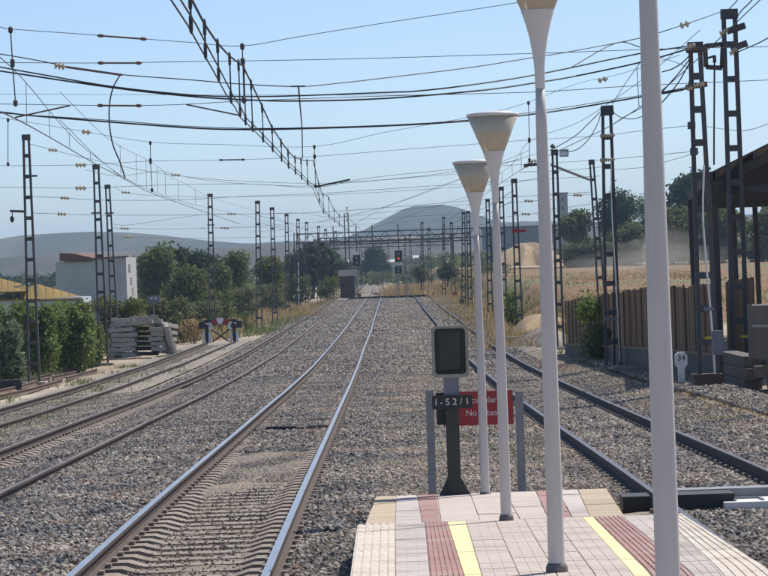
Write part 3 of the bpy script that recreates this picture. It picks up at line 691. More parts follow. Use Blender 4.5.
# arm with hanging pulley on the farthest left mast
t, ba, to = MS['L1']; Y = 115
b = MB(); b.bar(at(10, 211, Y), at(24, 211.5, Y), .09, .10); arm = b.build('bracket_arm', 'mast', t)
b = MB(); b.tube([at(12.3, 212, Y), at(12.2, 216, Y)], .02, 5); b.lathe(at(12.2, 222.5, Y), [(.02, 0), (.07, .05), (.09, .14), (.06, .24), (.03, .27)], 8); b.build('hanging_pulley', 'cable', arm)
for (nm, x, y) in (('L1', 31, 176), ('L2', 96.5, 213), ('L3', 109.5, 213), ('L4', 211, 225)):
    t, ba, to = MS[nm]; b = MB(); p = at(x, y, ba.y); b.box(p, (.5, .3, .07)); b.build('wire_bracket', 'mast', t)
# box frame and hanging cable between masts A and B
t, ba, to = MS['A']
q = [at(705, 46, 70), at(723, 44, 70), at(722, 68, 70), at(706, 67, 70)]
b = MB()
for i in range(4): b.bar(q[i], q[(i+1) % 4], .11, .11, side=(0, 1, 0))
b.build('switch_frame', 'mast', t)
b = MB(); b.bar(at(708, 58, 70), at(714.5, 56, 70), .05, .05); b.tube([at(714, 55, 70), at(714.5, 62, 70), at(714, 140, 70), at(714, 165, 70)], .022, 6); b.build('down_cable', 'cable', t)
b = MB(); b.box(at(714.5, 59, 70), (.08, .08, .18)); b.build('cable_head', 'mast', t)
for (x, y, dx) in ((731, 29.5, 10), (735, 47, 8)):
    b = MB(); b.bar(at(x-4, y+2, 70), at(x+dx+4, y-4, 70), .14, .16); b.build('cross_arm', 'mast', t)
for (x, y) in ((722, 33), (726, 30.5), (732, 53), (735, 50)): insul('insulator', at(x-2.2, y+.8, 69.7), at(x+2.2, y-.8, 69.7), .07, 2, t)
t, ba, to = MS['B']
for (x, y) in ((689, 47), (693, 45), (690, 88), (696, 85), (702, 84)): insul('insulator', at(x-2.6, y+1, 63.2), at(x+2.6, y-.6, 63.2), .062, 2, t)
for (y, x0, x1) in ((49, 686, 706), (86, 686, 707)):
    b = MB(); b.bar(at(x0, y+1.5, 63.4), at(x1, y-2, 63.4), .12, .12); b.build('cross_arm', 'mast', t)
for (x, y) in ((691.5, 125.5), (694, 151.5)): b = MB(); b.box(at(x, y, 63.3), (.16, .2, .16)); b.build('wire_clamp', 'mast', t)
# white cable, grey box and yellow tags at its foot
b = MB(); b.tube(catmull([at(x, y, 63.2) for x, y in ((704, 165), (703, 215), (706, 260), (712, 330), (715, 376))]), .022, 6); b.build('white_conduit', 'white', t)
b = MB(); b.box(at(717.5, 342.5, 62.8), (.24, .2, .54)); b.build('junction_box', 'greybox', t)
b = MB(); b.box(at(709, 337.8, 63.2), (.18, .02, .06)); b.build('danger_tag', 'yellow_tag', t)
b = MB(); b.box(at(744, 336.5, 69.8), (.2, .02, .06)); b.build('danger_tag', 'yellow_tag', MS['A'][0])
b = MB(); b.box(at(709, 309, 63.15), (.24, .02, .08)); pl = b.build('number_plate', 'greybox', t)
t, ba, to = MS['C']
b = MB(); b.bar(at(601, 111, 85), at(613.5, 110, 85), .1, .3); b.build('top_bracket', 'mast', t)
for x in (603, 607, 611.5): insul('insulator', at(x, 109.5, 85), at(x+.2, 105.5, 85), .05, 2, t)
for y in (135.5, 159.8): insul('insulator', at(600, y+.6, 84.7), at(615, y-.4, 84.7), .07, 6, t)
b = MB(); b.tube(catmull([at(x, y, 84.7) for x, y in ((611, 160), (612, 215), (617, 300), (620, 362))]), .018, 6); b.build('white_conduit', 'white', t)
b = MB(); b.tube([at(613.5, 185, 84.8), at(614.5, 366, 84.8)], .03, 6); b.build('down_cable', 'cable', t)
b = MB(); b.box(at(610, 319, 84.7), (.42, .05, .1)); b.build('sign_plate', 'greybox', t)
t, ba, to = MS['E']
b = MB(); b.box(at(564, 153, 118), (.36, .36, .3)); lb = b.build('lantern_box', 'galv', t)
b = MB(); b.box(at(564, 153.2, 117.8), (.30, .05, .2)); b.build('lens', 'reflector', lb)
b = MB(); b.bar(at(551.5, 165, 118), at(590, 180, 125), .08, .08); b.build('stay_arm', 'mast', t)
b = MB(); b.lathe(at(552.7, 148.5, 118), [(.02, 0), (.1, .05), (.1, .12), (.02, .2)], 8); b.build('pin_insulator', 'mast', t)
t, ba, to = MS['F']
b = MB(); b.bar(at(512, 231.5, 152.8), at(526, 230.5, 152.8), .16, .16); b.build('red_arm', 'sign_red', t)

# ================================================================ WIRES
def wire(lab, pts, r=.0065, m='wire', group=None, cat='wire', name='overhead_wire', k=5, smooth_=True):
    """pts: (photo x, photo y, distance)"""
    P = [at(*p) for p in pts]; P = catmull(P, k) if smooth_ else P
    b = MB(); b.tube(P, r, 5); o = b.build(name, m, origin=P[0]); return tag(o, lab, cat, group)
def rod(o, x0, y0, x1, y1, Y, m='rustwire', r=.017):
    """long strain insulator set in a wire, with dark end fittings"""
    a, c = at(x0, y0, Y), at(x1, y1, Y); b = MB(); d = (c-a)
    b.tube([a+d*t for t in (0, .04, .12, .13, .87, .88, .96, 1)], [.01, .032, .032, r, r, .032, .032, .01], 8); return b.build('strain_insulator', m, o)
def disc(o, x, y, Y, ln=7, n=2, r=.07, slope=0):
    a, c = at(x-ln/2, y-slope*ln/2, Y), at(x+ln/2, y+slope*ln/2, Y); return insul('insulator', a, c, r, n, o)
def drop(o, x0, y0, x1, y1, Y, knob=True):
    a, c = at(x0, y0, Y), at(x1, y1, Y); b = MB(); b.tube([a, c], .012, 5); b.build('dropper', 'wire', o)
    if knob:
        for p in (a, c): b = MB(); b.lathe(p-Vector((0, 0, .07)), [(.01, 0), (.042, .03), (.042, .11), (.01, .14)], 8); b.build('clamp', 'mast', o)
GH = 'cross wires of the nearest head span'; Y1 = 52
o = wire('highest cross wire sagging to a knot under the big diagonal catenary', [(-60, 16, Y1), (0, 27, Y1), (10, 29, Y1), (95, 35, Y1), (145, 39, Y1), (192, 42.5, Y1), (242, 46, Y1), (300, 36.5, Y1), (384, 23, Y1), (515, 3, Y1), (600, -12, Y1)], group=GH)
rod(o, 97, 35.5, 147, 39.2, Y1); drop(o, 10.5, 30, 12.5, 62, Y1); drop(o, 242.3, 46.5, 242.7, 61, Y1)
o = wire('straight thin cross wire just below the sagging highest one', [(-60, 62.5, Y1), (12, 62.6, Y1), (100, 63, Y1), (192, 61.5, Y1), (242, 61, Y1), (384, 58, Y1), (576, 52, Y1), (660, 49, Y1), (800, 46, Y1)], group=GH)
rod(o, 97.5, 63, 142, 63, Y1); drop(o, 12.5, 64, 15.5, 103, Y1); drop(o, 242.8, 62, 244, 100, Y1)
o = wire('lowest cross wire of the nearest span holding long brown insulator rods', [(-60, 103.5, Y1), (15, 104.2, Y1), (100, 105.5, Y1), (145, 105.5, Y1), (192, 104, Y1), (244, 101, Y1), (384, 96, Y1), (534, 92, Y1), (640, 85.5, Y1), (768, 80, Y1), (830, 77, Y1)], group=GH)
rod(o, 97, 105.5, 142, 105.7, Y1)
b = MB(); b.tube([at(186, 104.5, Y1), at(240, 115.5, Y1)], .016, 6); b.build('steady_arm', 'rustwire', o)
b = MB(); b.tube([at(15, 117.5, Y1), at(70, 105.6, Y1)], .016, 6); b.build('steady_arm', 'rustwire', o)
wire('very faint straight wire low over the left masts', [(-60, 94, 60), (0, 94, 60), (100, 94.5, 60), (240, 95, 60), (420, 95, 60)], .004)
# thick feeders crossing the station
Y2 = 62; GF = 'thick black feeder cables slung across the station'
wire('upper of the two thick feeders that cross together', [(-60, 55, Y2), (0, 67, Y2), (50, 76, Y2), (115, 87, Y2), (192, 95, Y2), (240, 96.5, Y2), (290, 96, Y2), (384, 92.5, Y2), (418, 91, Y2), (470, 85, Y2), (537, 74.5, 64), (640, 53.5, 65), (690, 46, 63.8)], .017, 'cable', GF)
wire('lower of the two thick feeders that cross together', [(-60, 62, Y2), (0, 71, Y2), (115, 88, Y2), (192, 96.5, Y2), (250, 100, Y2), (300, 101, Y2), (384, 98.5, Y2), (480, 90.5, Y2), (537, 82.5, 64), (576, 76, 66), (640, 62.5, 65), (688, 49, 63.8), (690, 48, 63.8)], .019, 'cable', GF)
wire('lowest thick feeder crossing in front of the cone lamps', [(-60, 107, Y2), (0, 112, Y2), (30, 115.5, Y2), (110, 122, Y2), (192, 128, Y2), (240, 129.5, Y2), (290, 129, Y2), (384, 126, Y2), (468, 121, Y2), (530, 114.5, 64), (576, 108, 66), (640, 97, 65), (690, 88, 63.8)], .019, 'cable', GF)
wire('thin second strand running along the lowest thick feeder', [(-60, 109, Y2), (20, 114.5, Y2), (120, 121, Y2), (192, 126.5, Y2), (290, 128, Y2), (468, 120, Y2), (640, 95.5, 65), (690, 86.5, 63.8)], .009, 'cable', GF)
o = wire('feeder with cream insulators and a drop cable to the main catenary', [(-60, 45, 56), (0, 54, 56), (38, 60.5, 56), (75, 68, 56), (120, 74.5, 56), (192, 80, 56), (240, 84, 56), (298, 86.5, 56), (340, 83, 57), (384, 78, 58), (470, 67.5, 60), (530, 58, 62), (576, 50.5, 64), (640, 38, 65), (680, 26, 63.8), (722, 11.5, 70)], .011, 'cable', GF)
disc(o, 60, 66, 56, 11, 3, .075, .14); disc(o, 685, 24.5, 68, 10, 2, .085, -.3)
b = MB(); b.tube([at(66, 67, 56), at(122, 75, 56)], .026, 6); b.build('tension_rod', 'rustwire', o)
b = MB(); b.tube([at(291, 86.4, 56), at(305, 86.2, 56)], .018, 6); b.build('clamp', 'mast', o)
b = MB(); b.tube(catmull([at(x, y, 56+(y-86)*.55) for x, y in ((298.5, 87), (300, 105), (302, 130), (302.5, 158))]), .017, 6); b.build('drop_cable', 'cable', o)
b = MB(); b.tube(catmull([at(x, y, 56) for x, y in ((120, 75), (113, 88), (109.5, 105), (109.5, 125), (113, 145), (120, 162), (125, 178))]), .014, 6); b.build('drop_cable', 'cable', o)
o = wire('cable from the upper right mast that dips behind the near lamp pole', [(570, 68, 64), (616, 43, 66), (640, 47, 65)], .012, 'cable')
wire('wire rising off the top of the tallest right mast into the sky', [(735, 20, 70), (742, 10, 66), (752, 0, 62), (775, -30, 55)], .015, 'cable')
wire('second wire rising from behind the tallest right mast', [(726, 12, 70), (733, 5, 66), (740, -3, 62), (760, -30, 55)], .012, 'cable')
wire('wire leaving the tallest right mast towards the right edge below its top', [(738, 52, 70), (752, 46, 66), (768, 38, 62), (820, 6, 52)], .015, 'cable')
wire('thin wire from mid height of the tallest right mast to the right edge', [(743, 131, 70), (755, 128.5, 68), (768, 124, 66), (820, 106, 60)], .008)
wire('thin wire between the middle heights of the two tall right masts', [(705, 126, 63.8), (722, 129, 75), (743, 131, 70)], .007)
# jumpers round mast B
for i, (lab, pts) in enumerate((('slack jumper cable sagging left of the hanging-cable mast', ((662, 72), (672, 69), (682, 63), (690, 55))),
    ('upper slanting jumper wire behind the near lamp pole', ((645, 110), (662, 92), (678, 74), (689, 60))),
    ('lower slanting jumper wire behind the near lamp pole', ((645, 118), (662, 102.5), (678, 83), (690, 62))),
    ('short sagging jumper between insulators on the hanging-cable mast', ((662, 94), (676, 91.5), (686, 88), (691, 74), (691, 56))))):
    wire(lab, [(x, y, 63.6) for x, y in pts], .014, 'cable', 'jumper cables round the right masts')
wire('fine diagonal wire from the feeder insulators to the fence mast', [(660, 58, 63.8), (672, 61, 63.8), (690, 68, 63.8)], .007)
# jumpers left of mast C
for lab, pts in (('slack jumper looping down from the crown of the fence mast', ((601, 113), (597, 125), (588, 140), (576, 150), (562, 152))),
                 ('taut jumper from the crown of the fence mast to the lantern mast', ((600, 112), (590, 122), (575, 136), (553, 149))),
                 ('jumper sagging right from the crown of the fence mast', ((612, 111), (620, 117), (632, 119), (642, 116.5), (650, 113))),
                 ('jumper rising right from the fence mast to a small clamp', ((612, 125), (626, 116), (640, 108.5), (652, 100)))):
    wire(lab, [(x, y, 86) for x, y in pts], .013, 'cable', 'jumper cables round the fence mast')
o = wire('thin wire slanting up from the fence mast behind the near lamp', [(612, 104, 85), (625, 84, 75), (637, 67, 65), (650, 48, 65)], .009)
drop(o, 637, 69, 639, 107, 83, False)
# second head span
GH2 = 'cross wires of the second head span'; Y3 = 86
o = wire('upper cross wire of the second span sagging below the big catenary', [(-60, 112, Y3), (8, 119, Y3), (75, 130, Y3), (150, 142, Y3), (222, 144.5, Y3), (314, 146.5, Y3), (384, 132.5, Y3), (470, 117, Y3), (520, 105, Y3), (576, 84, Y3), (612, 76, 86), (640, 68, 65), (680, 55, 63.8)], group=GH2)
disc(o, 86.5, 132, Y3, 9, 2, .085, .1); disc(o, 603, 79.5, 86, 10, 2, .085, -.25); drop(o, 8, 120, 8, 164, Y3); drop(o, 150.3, 143, 150.5, 160, Y3); drop(o, 314.3, 147, 314.6, 156, Y3); drop(o, 528.5, 103, 529.3, 139.5, Y3)
o = wire('middle cross wire of the second span passing the far lamp heads', [(-60, 166, Y3), (80, 165, Y3), (150, 161, Y3), (230, 160, Y3), (314, 156.5, Y3), (384, 151, Y3), (470, 144.5, Y3), (529, 140, Y3), (600, 135.8, Y3), (640, 131, 68), (691, 125.5, 63.8)], group=GH2)
disc(o, 81, 165, Y3, 11, 3, .08, 0); rod(o, 219, 144.3, 245, 145, Y3) if False else rod(o, 219, 160, 245, 159.6, Y3, 'wire', .02); drop(o, 150.5, 162, 152, 190, Y3); drop(o, 314.6, 157, 315.5, 186, Y3); drop(o, 529.3, 141, 529.5, 160, Y3)
o = wire('lower cross wire of the second span under the far lamp head', [(-60, 187, Y3), (9, 187.3, Y3), (80, 188, Y3), (165, 185, Y3), (250, 184, Y3), (315, 187.5, Y3), (355, 180, Y3), (400, 174.5, Y3), (470, 168, Y3), (530, 164, Y3), (600, 160, Y3), (640, 156.5, 68), (693, 151.5, 63.8)], group=GH2)
disc(o, 81, 188, Y3, 11, 3, .08, 0)
b = MB(); b.tube([at(315, 187, Y3), at(350, 179.5, Y3)], .03, 6); b.build('steady_arm', 'cable', o)
b = MB(); b.tube([at(524, 165.5, Y3), at(540, 164, Y3)], .05, 6); b.build('steady_arm', 'mast', o)
wire('faint wire sagging behind the fence mast and near lamp', [(612, 170, 85), (630, 168.5, 68), (650, 166, 68), (700, 152, 63.8)], .006)
# farther spans
GH3 = 'cross wires of the farther head spans'
far = [('cross wire from the farthest left mast, highest of the third span', 118, [(30, 144, 115), (53, 150, 115), (75, 155.5, 116), (130, 168, 122), (180, 176, 128), (240, 181, 130), (330, 183, 136), (430, 175, 138), (520, 160, 135)], (53, 150)),
 ('middle cross wire of the third span level with the left pair of masts', 118, [(32, 196.5, 115), (65, 198, 116), (98, 200, 125), (175, 200, 128), (250, 196, 130), (328, 193, 138), (430, 186, 135), (514, 181, 145), (600, 176, 132)], (65, 198)),
 ('lower cross wire of the third span with a grey insulator', 118, [(32, 213, 115), (62, 214, 116), (98, 215, 125), (175, 215, 128), (250, 214, 135), (325, 212, 138), (430, 204, 140), (514, 197, 150), (590, 192, 135)], (62, 214)),
 ('cross wire with cream insulator left of the third pair mast', 140, [(86, 170, 128), (118, 176, 140), (160, 171, 150), (176, 175, 150), (222, 182, 155), (300, 186, 160), (345, 183, 160), (480, 172, 160)], (176, 175)),
 ('wire past the third left mast carrying two insulators', 163, [(115, 187, 163), (126, 192.5, 163), (160, 196, 163), (222, 197, 165), (280, 196, 168), (322, 195, 170), (400, 191, 170), (500, 184, 170)], (126, 192.5)),
 ('wire from the third left mast to the buffer stop mast, upper', 180, [(113, 224, 163), (128, 225, 166), (170, 219, 180), (211, 214, 195), (254, 214, 205), (300, 213, 215), (340, 217, 220), (430, 207, 220), (500, 203, 205)], (232, 214)),
 ('wire from the third left mast to the buffer stop mast, middle', 180, [(113, 228, 163), (125, 228.5, 166), (170, 229, 180), (211, 228, 195), (258, 226, 206), (320, 222, 225), (420, 216, 230), (500, 212, 205)], (125, 228.5)),
 ('wire from the third left mast to the buffer stop mast, lower', 180, [(113, 237, 163), (128, 237, 166), (170, 238, 180), (211, 238, 195), (290, 236, 220), (350, 230, 240)], (128, 237)),
 ('far cross wire from the mast right of the buffer stop', 210, [(200, 228, 205), (225, 228, 205), (272, 227, 230), (330, 226, 240), (400, 222, 245), (466, 217, 245), (500, 216, 220)], (225, 228)),
 ('farthest cross wire low over the lines', 260, [(250, 232, 208), (300, 229, 260), (346, 227, 290), (400, 225, 300), (445, 221, 318), (490, 218, 210)], None),
 ('cross wire at the lantern mast height on the right', 118, [(520, 172, 118), (556, 171, 118), (592, 168, 130), (613, 165, 93)], None),
 ('wire with cream discs between lantern mast and leaning mast', 120, [(540, 194, 118), (560, 195.5, 118), (577, 195, 122), (594, 194, 130)], (578, 195)),
 ('lower wire between lantern mast and leaning mast', 120, [(540, 209, 118), (560, 208, 118), (577, 206, 122), (596, 203, 130)], None),
 ('wire from third lamp head to lantern mast', 118, [(500, 205, 150), (520, 202, 150), (545, 200, 118), (556, 199, 118)], (529, 201)),
 ('lower wire from dry bank mast to lantern mast', 118, [(500, 218, 150), (520, 215, 150), (540, 213, 118), (557, 211, 118)], (526, 214)),
 ('long diagonal cross wire rising right behind the far lamp heads', 160, [(318, 222, 160), (384, 207, 160), (440, 186, 160), (500, 165, 160), (556, 148, 118)], None),
 ('faint diagonal wire high behind the farthest lamp', 200, [(348, 228, 200), (384, 208, 190), (420, 195, 180), (466, 177, 170), (530, 150, 160)], None),
 ('far right rising wire above the mountain', 230, [(340, 240, 240), (400, 219, 235), (440, 205, 230), (490, 190, 205), (560, 172, 180)], None)]
for lab, Y, pts, ins in far:
    o = wire(lab, pts, .0105, 'wire', GH3)
    if ins: disc(o, ins[0], ins[1], min(pts, key=lambda q: abs(q[0]-ins[0]))[2]-.1, 9, 3, .09, .05)
for x, y, Y in ((231, 144.2, 93), (231, 185, 93), (170, 171, 150), (178, 200, 128), (172, 215, 128), (272, 186, 160), (277, 196, 168)):
    pass
# main catenary: messenger, contact wire pair, droppers
CON = [(176, 0), (192, 25), (204, 47.5), (217, 71), (229, 94), (238, 107.5), (243, 117.5), (251, 125), (262, 136), (272, 146), (281, 156), (289.5, 165), (301, 175), (307, 181), (314, 187.5), (318, 197.5), (324.5, 212), (334.5, 220), (344.5, 228)]
MES = [(184, -15), (192, 0), (204.5, 24), (217, 42.5), (229.5, 56), (239.5, 63.5), (243, 66), (251, 82.5), (262, 106), (272, 127.5), (282, 142.5), (288, 151), (294.5, 157.5), (301, 159.5), (307, 161), (313, 160), (318, 181), (322, 194), (328, 196), (333, 208), (338, 214), (342, 217), (346, 216)]
def dist_at(x, y, h):
    return h/ray(x, y).z
cy = [dist_at(x, y, 2.97) for x, y in CON]; cy = list(np.maximum.accumulate(cy)); cxs = [x for x, y in CON]
def cY(x): return float(np.interp(x, cxs, cy))
mc = thing('main_catenary', 'heavy catenary running diagonally down from the top with many short droppers', 'catenary', at(243, 117.5, cY(243)))
ext = at(*CON[0], cy[0]); d0 = (at(*CON[0], cy[0])-at(*CON[3], cy[3])).normalized()
for dx in (-.05, .05):
    b = MB(); b.tube([ext+d0*12+Vector((dx, 0, 0))]+[at(x, y, cY(x))+Vector((dx, 0, 0)) for x, y in CON]+[Vector((-1.6, 300, CZ+3.0))], .011, 5); b.build('contact_wire', 'wire', mc)
mp = [at(x, y, cY(x)) for x, y in MES]
b = MB(); b.tube([mp[0]+d0*10]+mp+[Vector((-1.6, 300, CZ+3.9))], .016, 5); b.build('messenger_wire', 'cable', mc)
for x in (190, 204.5, 217.5, 229.5, 238.5, 243.7, 251, 262, 272, 281, 288, 295, 301, 307, 318.5, 323, 328.5, 334, 339):
    ym = np.interp(x, [q[0] for q in MES], [q[1] for q in MES]); yc_ = np.interp(x+1.2, cxs, [q[1] for q in CON]); Y = cY(x)
    a, c = at(x, ym, Y), at(x+.6, yc_, Y); c = Vector((a.x, a.y, c.z))
    b = MB(); b.tube([a, c], .013, 5); dr = b.build('dropper', 'cable', mc)
    b = MB()
    for q in (a-Vector((0, 0, .05)), c): b.lathe(q-Vector((0, 0, .12)), [(.008, 0), (.024, .04), (.024, .2), (.008, .24)], 7)
    b.build('clamp', 'mast', dr)
# siding catenary on the left
lc = thing('siding_catenary', 'thin catenary slanting down across the left masts over the siding', 'catenary', at(50, 137.5, 70))
CL = [(-25, 101), (15, 118.5), (50, 137.5), (97.5, 165), (125, 179), (150, 192.5), (192, 207.5), (240, 224)]; ML = [(-20, 40), (21, 77), (57, 120), (80, 144), (100, 160), (125, 180)]
lY = lambda x: float(np.interp(x, [-25, 15, 192, 240], [40, 50, 117, 150]))
b = MB(); b.tube(catmull([at(x, y, lY(x)) for x, y in CL]), .012, 5); b.build('contact_wire', 'wire', lc)
b = MB(); b.tube(catmull([at(x, y, lY(x)) for x, y in ML]), .008, 5); b.build('messenger_wire', 'wire', lc)
for x in (26, 49, 69, 90):
    ym = np.interp(x, [q[0] for q in ML], [q[1] for q in ML]); yc_ = np.interp(x, [q[0] for q in CL], [q[1] for q in CL])
    b = MB(); b.tube([at(x, ym, lY(x)), at(x+.8, yc_, lY(x))], .006, 4); b.build('dropper', 'wire', lc)
# catenary of the second line
s2 = thing('second_line_catenary', 'faint catenary over the brown second line left of the big one', 'catenary', at(160, 190, 93))
C2 = [(60, 120), (110, 168), (152, 191), (195, 205), (250, 217), (300, 232)]; M2 = [(60, 92), (110, 140), (151, 162), (172, 178), (182, 182), (215, 199), (262, 213), (300, 226)]
y2 = lambda x: float(np.interp(x, [60, 152, 250, 300], [62, 93, 165, 230]))
b = MB(); b.tube(catmull([at(x, y, y2(x)) for x, y in C2]), .007, 5); b.build('contact_wire', 'wire', s2)
b = MB(); b.tube(catmull([at(x, y, y2(x)) for x, y in M2]), .006, 5); b.build('messenger_wire', 'wire', s2)
for x in (120, 136, 146, 157, 165, 178, 195):
    ym = np.interp(x, [q[0] for q in M2], [q[1] for q in M2]); yc_ = np.interp(x, [q[0] for q in C2], [q[1] for q in C2])
    b = MB(); b.tube([at(x, ym, y2(x)), at(x+.6, yc_, y2(x))], .006, 4); b.build('dropper', 'wire', s2)
# catenary of the loop line on the right
s4 = thing('loop_line_catenary', 'catenary over the loop line running up behind the near lamp poles', 'catenary', at(530, 163, 93))
C4 = [(446, 222, 250), (470, 205, 190), (497, 186, 140), (513, 175, 115), (530, 165, 93), (575, 143, 80), (612, 125, 74), (652, 98, 68), (690, 66, 60), (760, 0, 48)]
M4 = [(446, 216, 250), (470, 195, 190), (497, 176, 140), (513, 163, 115), (530, 141, 93), (575, 124, 80), (612, 101, 74), (652, 72, 68), (700, 30, 58)]
for nm, P_, r in (('contact_wire', C4, .010), ('messenger_wire', M4, .007)):
    b = MB(); b.tube(catmull([at(*q) for q in P_]), r, 5); b.build(nm, 'wire', s4)
for x in (478, 490, 502, 512, 521):
    q = [np.interp(x, [k[0] for k in C], [k[j] for k in C]) for C in (M4, C4) for j in (1, 2)]
    b = MB(); b.tube([at(x, q[0], q[1]), at(x+.4, q[2], q[3])], .009, 4); b.build('dropper', 'wire', s4)
for x, y in ((530, 163), (526, 166.5), (534, 161)): insul('insulator', at(x-2.5, y, 92.8), at(x+2.5, y-.5, 92.8), .06, 2, s4)

# ================================================================ FAR GANTRY AND SIGNALS
YG_ = 372
gn = thing('signal_gantry', 'long lattice gantry spanning all the lines in the distance', 'gantry', at(400, 300, YG_))
gl, gr = at(296, 240, YG_), at(489, 234, YG_); zt, zb_ = at(390, 231, YG_).z, at(390, 240, YG_).z
for z, d in ((zt, -.4), (zb_, -.4), (zt, .4), (zb_, .4)):
    b = MB(); b.bar((gl.x, YG_+d, z), (gr.x, YG_+d, z), .12, .14); b.build('chord', 'mast', gn)
nb = 26
for i in range(nb):
    x0, x1 = gl.x+(gr.x-gl.x)*i/nb, gl.x+(gr.x-gl.x)*(i+1)/nb
    b = MB(); b.bar((x0, YG_-.45, zb_ if i % 2 else zt), (x1, YG_-.45, zt if i % 2 else zb_), .06, .07); b.build('diagonal', 'mast', gn)
for x in (gl.x, gr.x, at(347, 240, YG_).x):
    b = MB()
    for s in (-.3, .3): b.bar((x+s, YG_, float(ground(x, YG_))-.2), (x+s*.8, YG_, zt+(.2 if x != at(347, 240, YG_).x else 2.6)), .14, .2, side=(0, 1, 0))
    b.build('post', 'mast', gn)
for x in (333, 356, 372, 398, 421, 443):
    p = at(x, 229, YG_); b = MB(); b.bar((p.x, YG_, zb_-1.4), (p.x, YG_, zt+.9), .14, .14); b.build('hanger', 'mast', gn)
for lab, YQ, xa_, xb_, ya_, yb_ in (('second thin gantry farther off behind the long one', 450, 318, 470, 236, 243), ('third faint gantry over the vanishing lines', 560, 330, 452, 241, 246.5)):
    g2 = thing('far_gantry', lab, 'gantry', at((xa_+xb_)/2, 285, YQ)); a_, c_ = at(xa_, ya_, YQ), at(xb_, ya_, YQ); zt2, zb2 = at(390, ya_, YQ).z, at(390, yb_, YQ).z
    for z in (zt2, zb2): b = MB(); b.bar((a_.x, YQ, z), (c_.x, YQ, z), .2, .2); b.build('chord', 'mast', g2)
    for i in range(18):
        u0, u1 = a_.x+(c_.x-a_.x)*i/18, a_.x+(c_.x-a_.x)*(i+1)/18; b = MB(); b.bar((u0, YQ, zb2 if i % 2 else zt2), (u1, YQ, zt2 if i % 2 else zb2), .1, .1); b.build('diagonal', 'mast', g2)
    for x in (a_.x, c_.x): b = MB(); b.bar((x, YQ, float(ground(x, YQ))-.3), (x, YQ, zt2+.8), .28, .3, side=(0, 1, 0)); b.build('post', 'mast', g2)
for i, (x, yt, Y, lab) in enumerate(((329, 229, 395, 'far lattice mast above the right part of the dark round tree'), (339, 231, 430, 'far lattice mast left of the unlit signal'), (363, 236, 520, 'far lattice mast at the left of the vanishing lines'), (384, 238, 560, 'far lattice mast over the vanishing lines'),
      (413, 234, 470, 'far lattice mast between the red signal and the brownish bush'), (432, 228, 400, 'far lattice mast between the brownish bush and the dark round tree'), (455, 222, 330, 'far lattice mast right of the dark round tree'), (391, 240, 620, 'very far thin mast just left of the red signal'), (481, 218, 290, 'far lattice mast behind the farthest lamp pole'))):
    mast(x, yt, Y, lab, None, .5, .36, .1, step=1.3)
for lab, pts in (('low far cross wire over the gantry', [(290, 234, 300), (346, 232, 340), (420, 228, 340), (490, 224, 260)]), ('far cross wire under the gantry beam', [(300, 247, 360), (360, 246, 400), (420, 243, 400), (489, 239, 372)]), ('farthest wire crossing at the signal heads', [(318, 250, 430), (380, 249, 450), (440, 246, 430)]),
      ('long wire running beside the lines to the gantry from the left masts', [(257, 215, 208), (290, 224, 290), (318, 233, 360), (345, 240, 430)]), ('second long wire running to the gantry from the left masts', [(257, 222, 208), (290, 231, 290), (320, 238, 360)]),
      ('long wire running beside the loop line from the right masts', [(514, 190, 153), (488, 206, 205), (466, 217, 245), (444, 228, 320), (423, 237, 400)]), ('second long wire running beside the loop line', [(514, 200, 153), (488, 214, 205), (466, 224, 245), (444, 233, 320)])):
    wire(lab, pts, .016, 'wire', 'far wires by the gantry')
p = at(347, 210, YG_)
for dz in (0, .9, 1.6):
    insul('insulator', (p.x, YG_-.1, zt+1.4+dz), (p.x, YG_-.1, zt+1.9+dz), .16, 2, gn)
def signal(lab, x, ybase, ytop, Y, heads, board=None):
    c = at(x, ybase, Y); t = thing('railway_signal', lab, 'signal', c); k = Y/F
    b = MB()
    for s in (-1, 1): b.bar(c+Vector((s*.14, 0, -.2)), Vector((c.x+s*.12, Y, at(x, ytop, Y).z)), .09, .12, side=(0, 1, 0))
    b.build('post', 'galv', t)
    b = MB()
    for i in range(8): b.box((c.x, Y, c.z+.4+i*.36), (.3, .1, .06))
    b.build('ladder', 'galv', t)
    for (y0, y1, wdt, red) in heads:
        a, e = at(x, y0, Y), at(x, y1, Y); b = MB(); b.box((a.x, Y-.2, (a.z+e.z)/2), (wdt*k, .25, a.z-e.z)); h = b.build('signal_head', 'sig_black', t)
        n = 2
        for i in range(n):
            zz = e.z+(a.z-e.z)*(.3+.42*i); b = MB(); rr = .15
            q = [(a.x+rr*math.cos(2*math.pi*j/12), Y-.33, zz+rr*math.sin(2*math.pi*j/12)) for j in range(12)]
            b.add(q+[(v[0], Y-.36, v[2]) for v in q], [tuple(range(12, 24))]+[(j, (j+1) % 12, 12+(j+1) % 12, 12+j) for j in range(12)])
            b.build('lens', 'redlight' if red and i == 0 else 'greybox', h)
    return t
signal('tall signal showing a red light beside the main line', 398.3, 298, 252, 326, [(250.5, 262, 7.5, True), (266, 273.5, 7, False)])
signal('dark unlit signal on a post beside the brown hut', 356.5, 298, 256, 326, [(255, 266, 7, False)])
p = at(406.5, 297, 330); t = thing('marker_post', 'pale grey marker post just right of the red signal', 'post', p)
for s in (-1, 1): b = MB(); b.bar(p+Vector((s*.14, 0, -.2)), at(406.5, 271, 330)+Vector((s*.14, 0, 0)), .11, .1); b.build('upright', 'galv', t)
b = MB(); b.box(at(406.5, 273, 329.9), (.5, .06, .4)); b.build('plate', 'greybox', t)
